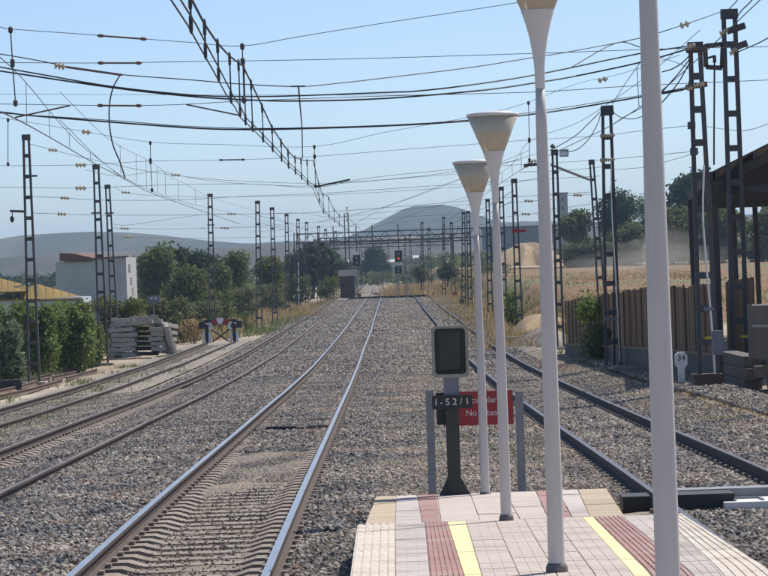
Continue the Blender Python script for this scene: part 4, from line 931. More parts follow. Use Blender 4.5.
# hut
p = at(348, 298, 338); k = 338/F; zh = at(348, 270, 338).z
h = thing('lineside_hut', 'small brown lineside hut with a pale flat roof beside the lines', 'hut', p)
b = MB(); b.box((p.x, 339, (p.z+zh)/2-.3), (15*k, 2, zh-p.z-.6)); b.build('wall', 'hut', h)
b = MB(); b.box((p.x, 339, zh-.35), (17.5*k, 2.4, .75)); b.build('roof', 'pale_roof', h)
b = MB(); b.box((p.x+.1, 337.97, p.z+1.05), (.85, .06, 2.0)); d = b.build('door', 'brownbox', h)
b = MB(); b.box((p.x-.62, 337.97, p.z+1.6), (.4, .05, .6)); b.build('window', 'sig_black', h)
# thin white post on the left
p = at(299, 305, 300); b = MB(); b.tube([p-Vector((0, 0, .2)), at(298.5, 262, 300)], .07, 8); t = tag(b.build('white_post', 'white', origin=p), 'thin white post standing in the grass left of the lines', 'post')
p = at(319, 291, 335); 

# ================================================================ BUFFER STOP
YB = 169.3; kb = YB/F; gx = float(track_x(3, YB)); zr = float(railz(YB))+float(off(gx, YB))
bf = thing('buffer_stop', 'black buffer stop with red and white arc and crossed braces at the siding end', 'buffer stop', (gx, YB, zr-.15))
for s in (-1, 1):
    b = MB(); b.bar((gx+s*.83, YB, zr-.1), (gx+s*.83, YB, zr+1.28), .2, .2); b.build('post', 'sig_black', bf)
    b = MB(); b.tube([(gx+s*.86, YB-.62, zr+.95), (gx+s*.86, YB-.55, zr+.95), (gx+s*.86, YB-.54, zr+.95), (gx+s*.86, YB-.1, zr+.95)], [.15, .2, .08, .1], 14); b.build('buffer', 'sig_black', bf)
    for e in (-1, 1):
        b = MB(); b.bar((gx+s*.83+e*.21, YB-.3, zr-.05), (gx+s*.83+e*.17, YB-.05, zr+.55), .13, .13); b.build('white_foot', 'white', bf)
    b = MB(); b.bar((gx-s*.72, YB+.02*s, zr+.85), (gx+s*.50, YB+.02*s, zr-.02), .16, .08); b.build('brace', 'sig_black', bf)
    b = MB(); b.box((gx+s*1.12, YB, zr+1.0), (.36, .12, .42)); b.build('side_plate', 'sig_black', bf)
arc = [(-.72, .78), (-.5, 1.08), (-.2, 1.24), (.2, 1.24), (.5, 1.08), (.72, .78)]
for i in range(5):
    a, c = arc[i], arc[i+1]; b = MB(); b.bar((gx+a[0], YB-.14, zr+a[1]), (gx+c[0], YB-.14, zr+c[1]), .05, .36); b.build('arc_panel', 'sign_red' if i in (1, 3) else 'white', bf)
b = MB(); b.bar((gx-1.0, YB, zr+1.26), (gx+1.0, YB, zr+1.26), .12, .12); b.build('top_beam', 'sig_black', bf)
for i, (x, y, wdt, m) in enumerate(((201, 330, 12, 'slab_tan'), (219, 331, 9, 'brownbox'))):
    p = on_ground(x, y+4); b = MB(); b.box(p+Vector((0, 2, .35)), (wdt*kb, .6, .7)); b.box(p+Vector((.1, 2, .74)), (wdt*kb*.9, .5, .1)); 
    tag(b.build('rusty_crate', 'ochre' if i else 'slab_tan', origin=p), ('tan bin beside the left end of the buffer stop', 'orange rusty crate behind the crossed braces of the buffer stop')[i], 'crate')

# ================================================================ SLEEPER STACK
bs = MB(); bs.box((0, 0, 0), (2.5, .26, .2)); bs.box((-.85, 0, .11), (.5, .24, .04)); bs.box((.85, 0, .11), (.5, .24, .04)); SM = bs.mesh('stacked_sleeper', 'concrete')
GS = 'concrete sleepers in the stack beside the siding'; YSK = 150; gp = at(140, 342, YSK); z0 = float(ground(gp.x, YSK))+.02
def stk(x, y, z, rz=0, tx=0, ty=0, L=1.0, lab='weathered concrete sleeper in the stack beside the siding'):
    o = bpy.data.objects.new('concrete_sleeper', SM); COL.objects.link(o); o.location = (x, y, z); o.rotation_euler = (tx, ty, rz); o.scale = (L, 1, 1)
    tag(o, lab, 'sleeper', GS)
xl = at(110, 330, YSK).x; xr = at(176, 330, YSK).x
ORD = ('one', 'two', 'three', 'four', 'five', 'six')
for lay in range(6):
    zz = z0+.16+lay*.27
    for r_ in range(4):
        stk(xl+.66+rng.uniform(-.14, .14), YSK+r_*.42+rng.uniform(-.08, .08), zz+rng.uniform(-.02, .02), rng.uniform(-.06, .06), 0, rng.uniform(-.035, .035), rng.uniform(.48, .56), 'sleeper in layer %s from the ground, left column of the stack' % ORD[lay])
        if lay > 0: stk(xl+2.5+rng.uniform(-.1, .1), YSK+r_*.42+rng.uniform(-.08, .08), zz-.03+rng.uniform(-.02, .02), rng.uniform(-.06, .06), 0, rng.uniform(-.05, .05), rng.uniform(.27, .34), 'short sleeper in layer %s from the ground, right of the stack gap' % ORD[lay])
for i, (dx, dz, ty, L_) in enumerate(((1.15, 0, -.07, .92), (1.5, .05, -.03, 1.0), (.7, .2, .02, .5), (1.75, .24, -.06, .62))): stk(xl+dx, YSK+.1+(i % 2)*.5, z0+.14+6*.27+.06+dz, .04*i-.05, 0, ty, L_, ('long pale sleeper bridging the dark gap on top of the stack', 'second pale sleeper bridging the gap behind the front one on top', 'short sleeper lying highest at the left end of the stack', 'short sleeper lying highest over the middle of the stack')[i])
for i in range(5): stk(xr-.30+rng.uniform(-.12, .12), YSK+1.4, z0+.16+i*.36, 1.35+rng.uniform(-.1, .1), 0, rng.uniform(-.05, .1), .7, 'sleeper seen end-on, layer %s at the right end of the stack' % ORD[i])
for i in range(4): stk(xr-.30-.12*i, YSK-.1+.22*i, z0+.85+.05*i, 1.0+.2*i, .1*i, 1.22+.08*i, .66, ('first', 'second', 'third', 'last')[i]+' of the steep sleepers leaning on the right end of the stack')
for i in range(5): stk(xl+1.6, YSK+.9+i*.27, z0+.14+6*.27+.06, .02*i, 0, -.01*i, .9, 'added sleeper roofing the stack gap behind the long pale ones')  # extra top row added to keep light out of the gap below
SMc = SM; SM = SM.copy(); SM.materials.clear(); SM.materials.append(MT['rail_web'])  # darker brown copy: the shade inside the gap is put into the sleeper colour
for i in range(6): stk(xl+1.72, YSK+1.15, z0+.16+.27*i, 0, 0, .02, .6, 'sleeper painted dark for the shade deep in the stack gap, layer %s' % ORD[i])
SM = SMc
for x, y, L_, lab in ((133, 348, 1.0, 'single concrete block lying at the foot of the sleeper stack'), (152, 340, .5, 'short pale concrete block leaning on the sleeper stack')):
    p = on_ground(x, y); b = MB(); b.box(p+Vector((0, 0, .22)), (1.25*L_+.3, .5, .44), .1); tag(b.build('concrete_block', 'concrete', origin=p), lab, 'block')
for x, y, lab in ((186, 336, 'pale rubble lump right of the sleeper stack'), (193, 333.5, 'dark timber baulk lying right of the sleeper stack'), (178, 340, 'small rubble lump at the stack corner')):
    p = on_ground(x, y); b = MB(); b.box(p+Vector((0, 0, .12)), (1.3, .5, .28), .2, tilt=(.1, .08, .2)); b.box(p+Vector((.2, .1, .3)), (.8, .4, .2), -.3, tilt=(.1, -.1, 0)); tag(b.build('rubble', 'concrete' if 'pale' in lab or 'small' in lab else 'wood_sleeper', origin=p), lab, 'rubble')
# double marker lamp in front of the stack
p = on_ground(154.5, 345.5); Ym = p.y
mk = thing('marker_lamp', 'small double lamp box on a thin post in front of the sleeper stack', 'signal lamp', p)
b = MB(); b.tube([p-Vector((0, 0, .1)), at(153.5, 300, Ym)], .04, 8); b.build('post', 'galv', mk)
b = MB(); b.box(at(153.5, 299, Ym), (13*Ym/F, .2, 6.5*Ym/F)); hd = b.build('lamp_box', 'greybox', mk)
for s in (-1, 1):
    c = at(153.5+s*2, 298.3, Ym-.12); b = MB(); b.tube([c, c-Vector((0, .05, 0))], .07, 10); b.build('lens', 'white', hd)
for i, x in enumerate((154, 158.5, 163)):
    q = on_ground(x, 353); b = MB(); b.box(q+Vector((0, 0, .06)), (.18, .2, .16), .3*i); tag(b.build('dark_block', 'rail_web_dark', origin=q), ('left', 'middle', 'right')[i]+' one of three dark lumps on the ground near the siding', 'block')

# loose rails lying in the yard
def lrail(lab, pts, m='rust', hh=.16):
    P = []
    for x, y in pts: q = on_ground(x, y, .17); P.append(q)
    b = rail_mesh(P, 0, 0); b.m = [0]*len(b.f); tag(b.build('loose_rail', m, origin=P[0]), lab, 'rail', 'rusty rails lying in the yard')
lrail('rusty loose rail nearest the hedge, upper left', [(-8, 369), (25, 365), (80, 358)])
lrail('rusty loose rail second from the hedge', [(-8, 374), (20, 370), (85, 360)])
lrail('short rusty rail lying behind the foot of the farthest left mast', [(33, 371), (78, 368)])
lrail('long dark rusty rail lying in front of the farthest left mast', [(-8, 383.5), (20, 380), (52, 373)])
lrail('rusty rail right of the mast foot ending in the dust', [(52, 376), (76, 371)])
lrail('pale rusty rail close along the dark one', [(-8, 391), (20, 385), (50, 376.5)])
lrail('rusty rail lying next to the siding', [(-8, 396), (30, 388), (62, 379)])
lrail('rusty rail leading from the yard toward the sleeper stack', [(66, 377), (97, 368.5)])
lrail('short rail beside the siding in front of the close pair of masts', [(108, 356), (140, 353.5)])
p = on_ground(5, 391); b = MB(); b.box(p+Vector((0, 0, .18)), (1.2, .6, .3), .3); b.box(p+Vector((.2, 0, .36)), (.7, .5, .12), .3)
tag(b.build('rail_clamp', 'rail_web_dark', origin=p), 'black iron fitting on the loose rails at the left edge', 'fitting')

# ================================================================ FENCE, WALL, SHED (right)
def fx(Y): return float(np.interp(Y, [60, 70, 79, 111, 120], [7.95, 7.80, 7.45, 7.22, 7.2]))
fz = lambda Y: float(ground(fx(Y), Y))
fn = thing('timber_fence', 'brown timber board fence on a low dark concrete footing', 'fence', (fx(90), 90, fz(90)))
nB = 150; yy = np.linspace(66.5, 111.5, nB+1)
bm_ = MB(); bm_.box((0, 0, .5), (.035, 1, 1)); BME = bm_.mesh('fence_board', 'board')
topz = lambda Y: CZ+float(np.interp(Y, [66, 80, 95, 111.5], [at(695, 284, 70).z, at(650, 288.5, 79).z, at(605, 295, 95).z, at(565, 302, 111).z]))-CZ
basez = lambda Y: float(np.interp(Y, [66, 79, 111.5], [at(695, 351, 70).z, at(650, 349, 79).z, at(565, 345, 111).z]))
o0 = Vector(fn['_o'])
panels = [rng.uniform(-.06, .06) for _ in range(40)]
for i in range(nB):
    y0, y1 = yy[i]+.008, yy[i+1]-.008; ym = (y0+y1)/2; x = fx(ym)+(.012 if i % 2 else 0); zb_, zt_ = basez(ym)-.03, topz(ym)+rng.uniform(-.03, .03)+panels[i//6]*.6
    piece('board', BME, fn, Vector((x, ym, zb_))-o0, (0, 0, math.atan2(-(fx(y1)-fx(y0)), y1-y0)), (1, y1-y0, zt_-zb_))
pm_ = MB(); pm_.box((0, 0, .5), (.045, .13, 1)); PME = pm_.mesh('fence_post', 'fence_post')
for i in range(0, nB+1, 6):
    y = yy[i]; zb_, zt_ = basez(y)-.1, topz(y)+.04; piece('post', PME, fn, Vector((fx(y)-.04, y, zb_))-o0, (0, 0, 0), (1, 1, zt_-zb_))
b = MB()
for i in range(0, nB, 5):
    y0, y1 = yy[i], yy[i+5]
    b.hexa([(fx(y0)-.1, y0, fz(y0)-.3), (fx(y0)+.14, y0, fz(y0)-.3), (fx(y1)+.14, y1, fz(y1)-.3), (fx(y1)-.1, y1, fz(y1)-.3)],
           [(fx(y0)-.1, y0, basez(y0)), (fx(y0)+.14, y0, basez(y0)), (fx(y1)+.14, y1, basez(y1)), (fx(y1)-.1, y1, basez(y1))])
b.build('footing', 'footing', fn)
b = MB()
for i in range(0, nB, 10):
    y0, y1 = yy[i], yy[i+10]
    b.bar((fx(y0)-.05, y0, basez(y0)+.02), (fx(y1)-.05, y1, basez(y1)+.02), .12, .05)
b.build('rail_cap', 'fence_post', fn)
# second short fence length right of the masts, and concrete block wall
f2 = thing('short_timber_fence', 'short brown fence panel standing behind the tallest right mast', 'fence', at(740, 350, 73))
o0 = Vector(f2['_o'])
for i in range(14):
    x = 729+i*2.05; a, c = at(x, 358, 73), at(x, 281-.3*i+rng.uniform(-1, 1), 73); piece('board', BME, f2, a-o0, (0, 0, math.pi/2+.1), (1, .052, c.z-a.z))
wl = thing('block_wall', 'dark concrete block wall at the right edge of the picture', 'wall', at(750, 408, 58))
b = MB()
zt = at(728, 361, 69).z
X0, X1 = at(727, 380, 69).x, at(755, 400, 56.5).x
gzz = float(railz(60))-.3
b.hexa([(X0, 69, gzz), (12.5, 69, gzz), (12.5, 70.9, gzz), (X0, 70.9, gzz)], [(X0, 69, zt), (12.5, 69, zt), (12.5, 70.9, zt), (X0, 70.9, zt)])
b.build('end_block', 'footing', wl)
ub = unit_box('footing')
for r_ in range(4):
    for c in range(9):
        xx = at(750, 400, 62).x+.42+c*.62+(.3 if r_ % 2 else 0); piece('block', ub, wl, Vector((xx, 62, float(railz(62))-.12+r_*.265))-Vector(wl['_o']), (0, 0, rng.uniform(-.01, .01)), (.605, .4, .25))
for r_ in range(4):
    for c in range(8):
        piece('block', ub, wl, Vector((at(750, 400, 62).x+.15, 62.6+c*.8+(.3 if r_ % 2 else 0), float(railz(64))-.16+r_*.265))-Vector(wl['_o']), (0, 0, math.pi/2), (.785, .4, .25))
b = MB(); xl_ = at(748, 330, 61.2).x; b.box((xl_+1.6, 61.2, (at(760, 304, 61.2).z+at(760, 359, 61.2).z)/2), (3.2, .06, at(760, 304, 61.2).z-at(760, 359, 61.2).z)); pnl = b.build('sheet_panel', 'footing', wl)
b = MB(); b.bar(at(752, 326, 60), at(800, 326, 60), .05, .05); b.build('hand_rail', 'galv', wl)
b = MB(); b.bar(at(752, 305, 60), at(800, 304, 60), .035, .035); b.build('hand_rail', 'white', wl)
# rusty box and blocks at the foot of mast B
p = at(707.5, 395.5, 63.5); b = MB(); b.box(p+Vector((0, 0, .22)), (.62, .6, .50)); t = tag(b.build('cable_box', 'brownbox', origin=p), 'low rusty brown box at the foot of the hanging-cable mast', 'box')
b = MB(); b.box(p+Vector((0, 0, .475)), (.66, .64, .04)); b.build('lid', 'brownbox', t)
p = at(703, 399.5, 62); b = MB(); b.box(p+Vector((.1, 0, .02)), (1.0, .5, .1)); tag(b.build('concrete_slab', 'concrete', origin=p), 'thin concrete slab in front of the rusty box', 'slab')
p = at(723, 404, 61); b = MB(); b.box(p+Vector((0, 0, .12)), (.42, .4, .24)); tag(b.build('concrete_block', 'concrete', origin=p), 'pale block right of the thin slab by the wall', 'block')
p = at(613, 372.5, 86); b = MB(); b.tube([p+Vector((-.42, 0, .1)), p+Vector((.5, .1, .11))], .1, 8); tag(b.build('concrete_beam', 'concrete', origin=p), 'round concrete beam lying before the timber fence', 'beam')
p = at(616.5, 364.5, 91); b = MB(); b.box(p+Vector((0, 0, .1)), (.25, .25, .25), .4); tag(b.build('white_stone', 'white', origin=p), 'white stone at the foot of the fence mast', 'stone')
# kilometre post
p = at(682, 391.5, 66); km = thing('kilometre_post', 'white concrete kilometre post with a many-sided head by the fence', 'marker post', p); kk = 66/F
b = MB(); b.bar(p-Vector((0, 0, .15)), at(681, 364, 66), .15, .12); b.build('stem', 'white', km)
hcx = at(681, 360, 66); pts = [(hcx.x+sx*kk, hcx.z+sz*kk) for sx, sz in ((-3.5, -8), (3.5, -8), (6, -4.5), (6, 5), (3, 8), (-3, 8), (-6, 5), (-6, -4.5))]
hd = plate(pts, 65.92, 66.08).build('head', 'white', km)
text('lettering', '34', .19, 'sig_black', hd, Vector((hcx.x, 65.912, hcx.z+.05))-Vector(km['_o']), (math.pi/2, 0, 0))
# shed
sh = thing('open_shed', 'dark open-sided shed with a sloping sheet roof at the right', 'shed', at(740, 360, 80))
e0, e1 = at(711, 174, 70), at(690, 194, 92)
dirE = (e1-e0); dirE.z = 0; dirE.normalize(); perp = Vector((dirE.y, -dirE.x, 0))
slope = Vector((perp.x, perp.y, .46)); e1.z = e0.z
ns = 14; Wd = 7.0
for i in range(ns):
    a, c = e0.lerp(e1, i/ns), e0.lerp(e1, (i+.97)/ns); b = MB()
    q = [a, c, c+slope*Wd, a+slope*Wd]; b.hexa(q, [v+Vector((0, 0, .05+.02*(i % 2))) for v in q]); b.build('roof_sheet', 'shed_sheet', sh)
for j in range(8):
    s_ = slope*(.15+j*.95); b = MB(); b.bar(e0+s_-Vector((0, 0, .1)), e1+s_-Vector((0, 0, .1)), .1, .16); b.build('purlin', 'shed_steel', sh)
for i in range(5):
    a = e0.lerp(e1, (i+.06)/4.4); b = MB(); b.bar(a-Vector((0, 0, .28)), a+slope*Wd-Vector((0, 0, .28)), .14, .24); b.build('rafter', 'shed_steel', sh)
    bz = a-Vector((0, 0, .4)); b = MB(); b.bar(bz, bz+perp*Wd, .1, .18); b.build('tie_beam', 'shed_steel', sh)
a = e1-Vector((0, 0, .38)); b = MB(); b.add([a, a+perp*Wd, a+slope*Wd+Vector((0, 0, .3)), a+Vector((0, .08, 0)), a+perp*Wd+Vector((0, .08, 0)), a+slope*Wd+Vector((0, .08, .3))], [(0, 1, 2), (5, 4, 3), (0, 3, 4, 1), (1, 4, 5, 2), (2, 5, 3, 0)]); b.build('gable_sheet', 'shed_sheet', sh)
b = MB(); b.bar(e0+Vector((0, 0, -.05)), e1+Vector((0, 0, -.05)), .1, .22); b.build('gutter', 'shed_steel', sh)
for (x, Y) in ((693, 91), (717, 72), (735.5, 91), (757.5, 91), (790, 91)):
    tp = at(x-3, 200, Y); bt = Vector((tp.x+.05, Y, CZ-2.7)); b = MB(); b.bar(bt, Vector((tp.x, Y, e0.z-.2)), .15, .15); b.build('post', 'shed_steel', sh)

# ================================================================ BUILDINGS
YW = 262; kw = YW/F
wh = thing('white_building', 'whitewashed flat building with a reddish sloping roof behind the hedge', 'building', at(97, 303, YW))
A0, A1 = at(57, 303, YW), at(127.5, 303, YW); B1 = at(138, 303, 268); zt = at(92, 257.5, YW).z; zb_ = float(ground(A0.x, YW))-.5
b = MB(); q = [(A0.x, YW), (A1.x, YW), (at(137.5, 300, YW+9).x, YW+9), (A0.x+.3, YW+9)]
zL, zR = at(58, 262, YW).z, at(127, 257, YW).z
b.hexa([(x, y, zb_) for x, y in q], [(q[0][0], q[0][1], zL), (q[1][0], q[1][1], zR), (q[2][0], q[2][1], zR), (q[3][0], q[3][1], zL)]); b.build('wall', 'plaster', wh)
r0, r1, r2 = at(60, 252.5, YW+3), at(95, 258, YW+3), at(60, 262, YW+3)
b = MB(); pts = [at(59.5, 253, YW-.2), at(73, 253.5, YW-.2), at(96, 258.5, YW-.2), at(96, 260, YW-.2), at(59.5, 261, YW-.2)]
n = 5; b.add(pts+[p+Vector((1.5, 8, 0)) for p in pts], [tuple(range(n))[::-1], tuple(range(n, 2*n))]+[(i, (i+1) % n, n+(i+1) % n, n+i) for i in range(n)]); b.build('roof', 'rooftile', wh)
b = MB(); b.bar(at(64, 261.8, YW-.15), at(92, 261, YW-.15), .3, .12); b.build('painted_eave_shadow', 'footing', wh)  # dark bar standing in for the shadow line under the eave
b = MB(); b.bar(at(94, 258.5, YW-.1), at(128.5, 256.5, YW-.1), .3, .14); b.build('coping', 'brownbox', wh)
for i, (x, y) in enumerate(((131, 268), (131.5, 281), (131, 291))):
    c = at(x, y, 266); b = MB(); b.box((A1.x+(q[2][0]-A1.x)*.45, 266+(i-1)*1.2, c.z), (.06, 1.6, .7)); b.build('window', 'viaduct', wh)
YO = 205
os_ = thing('ochre_roof_shed', 'low shed with an ochre yellow roof at the left edge behind the hedge', 'shed', at(35, 300, YO))
for (a, c, d_, e_) in (((-12, 275), (28, 285.5), (28, 291), (-12, 292)), ((-12, 297), (38, 284), (40, 299), (-12, 299.5)), ((38, 284), (84, 297), (84, 299), (38, 299.5))):
    for i in range(6):
        def L(p_, q_, t): return (p_[0]+(q_[0]-p_[0])*t, p_[1]+(q_[1]-p_[1])*t)
        t0, t1 = i/6, (i+.94)/6; b = MB()
        P_ = [at(*L(a, c, t0), YO+7), at(*L(a, c, t1), YO+7), at(*L(e_, d_, t1), YO), at(*L(e_, d_, t0), YO)]
        b.hexa([p-Vector((0, 0, .1)) for p in P_], P_); b.build('roof_sheet', 'ochre', os_)
b = MB(); b.bar(at(-10, 292, YO+3), at(29, 284, YO+3), .25, .12); b.build('verge_board', 'pale_roof', os_)
b = MB(); a, c = at(-12, 299.5, YO+.3), at(82, 299.5, YO+.3); b.box(((a.x+c.x)/2, YO+3.5, a.z-1.6), (c.x-a.x, 6.4, 3.1)); b.build('wall', 'palewall', os_)
# far pale buildings on the plain
for i, (x, y, wx, wy) in enumerate(((432, 259.5, 10, 3.5), (447, 259, 9, 3), (462, 259.5, 8, 3), (480, 261, 12, 5), (498, 262, 8, 5), (416, 258, 6, 3), (236, 263, 8, 4), (300, 259, 9, 4), (392, 262, 6, 3), (352, 263, 7, 4))):
    YF = 900; p = at(x, y, YF); k = YF/F
    lab = ('first of the far white sheds right of the red signal', 'second far white shed right of the red signal', 'third far white shed right of the red signal', 'larger far white shed seen beside the farthest lamp pole', 'far white shed seen between two lamp poles',
           'small far white shed close to the red signal', 'far white shed seen between the left trees', 'far white shed seen behind the big dark tree', 'tiny far white shed left of the red signal', 'tiny far pale house above the brown hut')[i]
    t = thing('far_white_shed', lab, 'building', Vector((p.x, YF, p.z-3)), 'far white sheds on the plain')
    b = MB(); b.box((p.x, YF, p.z-2), (wx*k, 8, wy*k+3)); b.build('wall', 'plaster', t)
    b = MB(); zt_ = p.z-2+(wy*k+3)/2; b.add([(p.x-wx*k/2-.2, YF-4.4, zt_), (p.x+wx*k/2+.2, YF-4.4, zt_), (p.x+wx*k/2+.2, YF, zt_+.9), (p.x-wx*k/2-.2, YF, zt_+.9), (p.x-wx*k/2-.2, YF+4.4, zt_), (p.x+wx*k/2+.2, YF+4.4, zt_)], [(0, 1, 2, 3), (3, 2, 5, 4), (0, 3, 4), (1, 5, 2), (0, 4, 5, 1)]); b.build('roof', 'plaster', t)
YV = 800; a, c = at(484, 228.5, YV), at(556, 226, YV); b = MB(); zb_ = at(520, 262, YV).z
t = thing('grey_warehouse', 'long flat grey warehouse on the plain below the mountain', 'building', (a.x, YV, zb_-5))
b.box(((a.x+c.x)/2, YV+10, (a.z+zb_)/2-2), (c.x-a.x, 18, a.z-zb_+4)); b.build('wall', 'viaduct', t)
b = MB(); b.box(((a.x+c.x)/2, YV+10, a.z+.15), (c.x-a.x+.6, 18.6, .5)); b.build('roof', 'footing', t)
YT = 1000; a = at(562, 194, YT); t = thing('grey_tower', 'plain grey tower block above the trees behind the lantern mast', 'tower', Vector((a.x, YT, 0)))
b = MB(); b.box((a.x, YT, a.z/2), (10*YT/F, 4, a.z)); b.build('wall', 'tower', t)
b = MB(); b.box((a.x, YT, a.z+.2), (10*YT/F+.5, 4.5, .6)); b.build('parapet', 'viaduct', t)
for i in range(4): b = MB(); b.box((a.x, YT-2.02, a.z-2-i*3), (1.2, .06, 1.3)); b.build('window', 'footing', t)

# ================================================================ TREES AND PLANTS
def leaves(blobs, n, size, elong=1.0, shell=.55):
    """n leaf quads in a set of ellipsoid clumps (centre, radii)"""
    vol = np.array([b_[1][0]*b_[1][1]*b_[1][2] for b_ in blobs]); vol = vol/vol.sum(); idx = rng.choice(len(blobs), n, p=vol)
    C = np.array([b_[0] for b_ in blobs])[idx]; RR = np.array([b_[1] for b_ in blobs])[idx]
    d = rng.normal(size=(n, 3)); d /= np.linalg.norm(d, axis=1)[:, None]; r = rng.uniform(shell, 1.0, n)**.8*(1+.16*rng.normal(size=n))
    c = C+d*RR*r[:, None]
    nrm = d+.7*rng.normal(size=(n, 3)); nrm /= np.linalg.norm(nrm, axis=1)[:, None]
    t = np.cross(nrm, rng.normal(size=(n, 3))); t /= np.linalg.norm(t, axis=1)[:, None]; s = np.cross(nrm, t)
    a = size*rng.uniform(.5, 1.3, n)[:, None]; bb = a*.62
    t = t*a*elong; s = s*bb
    V = np.stack([c-t, c+s*.9-t*.1, c+t, c-s*.9+t*.1], 1).reshape(-1, 3)
    return V
def quads(name, V, m, parent=None, origin=(0, 0, 0), k=4):
    V = V-np.array(origin); n = len(V)//k; me = bpy.data.meshes.new(name)
    me.vertices.add(len(V)); me.vertices.foreach_set('co', V.astype(np.float32).ravel()); me.loops.add(n*k); me.loops.foreach_set('vertex_index', np.arange(n*k, dtype=np.int32))
    me.polygons.add(n); me.polygons.foreach_set('loop_start', np.arange(0, n*k, k, dtype=np.int32)); me.update(calc_edges=True); me.materials.append(MT[m])
    o = bpy.data.objects.new(name, me); COL.objects.link(o)
    if parent is not None: o.parent = parent
    else: o.location = origin
    return o
def tree(lab, x, ybase, x0, x1, ytop, Y, m, n=3000, name='tree', cat='tree', trunk=.35, nb=9, lsize=None, ycrown=None, group='trees around the station'):
    """crown fills photo box x0..x1, ytop..ycrown at distance Y"""
    k = Y/F; c = at((x0+x1)/2, ytop, Y); W = (x1-x0)*k; zt = c.z; bz = float(ground(at(x, ybase, Y).x, Y)); base = Vector((at(x, ybase, Y).x, Y, bz))
    t = thing(name, lab, cat, base, group); zc = at(x, ycrown, Y).z if ycrown else bz+(zt-bz)*trunk*.6
    H = zt-zc; blobs = []
    for i in range(nb):
        fz_ = rng.uniform(.18, .80); rad = math.sin(math.pi*min(max(fz_*.85+.12, 0), 1))**.6
        px_ = rng.uniform(-1, 1)*(W/2*.62)*rad; py_ = rng.uniform(-1, 1)*(W/2*.6)*rad; rr = rng.uniform(.2, .36)
        blobs.append(((c.x+px_, Y+py_, zc+H*fz_), (W*rr, W*rr, min(H*rr*.8, W*.34))))
    blobs.append(((c.x, Y, zc+H*.5), (W*.40, W*.38, H*.42))); blobs.append(((c.x+W*.03, Y, zt-H*.2), (W*.24, W*.24, H*.2)))
    b = MB(); trr = max(.06, W*.035)
    b.tube([base-Vector((0, 0, .3)), base+Vector((.03*W, 0, (zc-bz)*.6)), Vector((c.x, Y, zc+H*.25)), Vector((c.x+.02*W, Y, zc+H*.6))], [trr*1.3, trr, trr*.7, trr*.3], 7)
    for i in range(min(nb, 6)):
        q = blobs[i][0]; b.tube([Vector((c.x, Y, zc+H*.1)), Vector(q)*.5+Vector((c.x, Y, zc+H*.2))*.5, Vector(q)], [trr*.5, trr*.35, trr*.15], 5)
    b.build('trunk', 'bark', t); ls = lsize or max(.12, W*.045)
    quads('crown', leaves(blobs, n, ls), m, t, base); return t
# left side
tree('big dark leafy tree right of the white building', 150, 312, 133, 178, 246, 300, 'leaf_mid', 5200)
tree('broad dark tree behind the buffer stop mast', 195, 312, 170, 222, 250, 310, 'leaf_dark', 5200)
tree('rounded lighter tree in front of the dark ones left of the buffer stop mast', 187, 312, 165, 212, 264, 270, 'leaf_mid', 4200)
tree('dark spreading tree between the white building and the buffer stop mast', 172, 312, 150, 205, 245, 320, 'leaf_dark', 4500, ycrown=300)
tree('low bushy tree filling the gap right of the buffer stop mast', 212, 308, 200, 234, 262, 285, 'leaf_mid', 3000, ycrown=302)
tree('green tree just right of the buffer stop mast', 232, 304, 216, 250, 251, 290, 'leaf_mid', 4200)
tree('lighter green tree between the second and third far left masts', 269, 303, 252, 288, 256, 330, 'leaf_yellow', 3800)
tree('big dark round tree left of the far gantry', 312, 298, 287, 342, 241, 400, 'leaf_dark', 6500)
tree('dark tree touching the right side of the big dark round one', 333, 296, 318, 346, 250, 420, 'leaf_dark', 2600)
tree('dark tall tree in the gap where the lines vanish', 374, 279, 359, 391, 246, 640, 'leaf_dark', 3800)
tree('small dark tree at the right of the vanishing lines', 386, 280, 379, 394, 262, 600, 'leaf_dark', 1500)
tree('small brownish bush right of the red signal', 421, 292, 411, 431, 264, 360, 'leaf_scrub', 1500, 'bush', 'bush', ycrown=285)
tree('small dark round tree right of the red signal', 447, 290, 437, 458, 261, 350, 'leaf_dark', 1800, ycrown=282)
# right side
tree('rounded green tree behind the lantern mast', 572, 252, 557, 594, 209, 420, 'leaf_mid', 4200, ycrown=243)
tree('tall dark tree behind the fence mast', 615, 250, 595, 634, 187, 420, 'leaf_dark', 5200, ycrown=246)
tree('slim green tree left of the near lamp pole', 640, 250, 628, 654, 192, 430, 'leaf_mid', 3000, ycrown=246)
tree('large dark pine rising behind the shed roof', 690, 248, 660, 722, 171, 400, 'leaf_dark', 6000, ycrown=235)
tree('lighter green tree in front of the pine by the shed', 672, 252, 652, 700, 207, 390, 'leaf_mid', 4000, ycrown=246)
tree('green tree seen under the shed roof', 722, 252, 698, 750, 206, 385, 'leaf_mid', 3800, ycrown=244)
tree('green tree at the right edge seen under the shed roof', 762, 250, 742, 800, 205, 390, 'leaf_mid', 3800, ycrown=244)
tree('low green tree in the gap right of the fence mast', 632, 256, 608, 650, 224, 415, 'leaf_mid', 3000, ycrown=250)
tree('low pale tree line by the dusty field', 585, 258, 560, 606, 236, 440, 'leaf_scrub', 3000, ycrown=270)
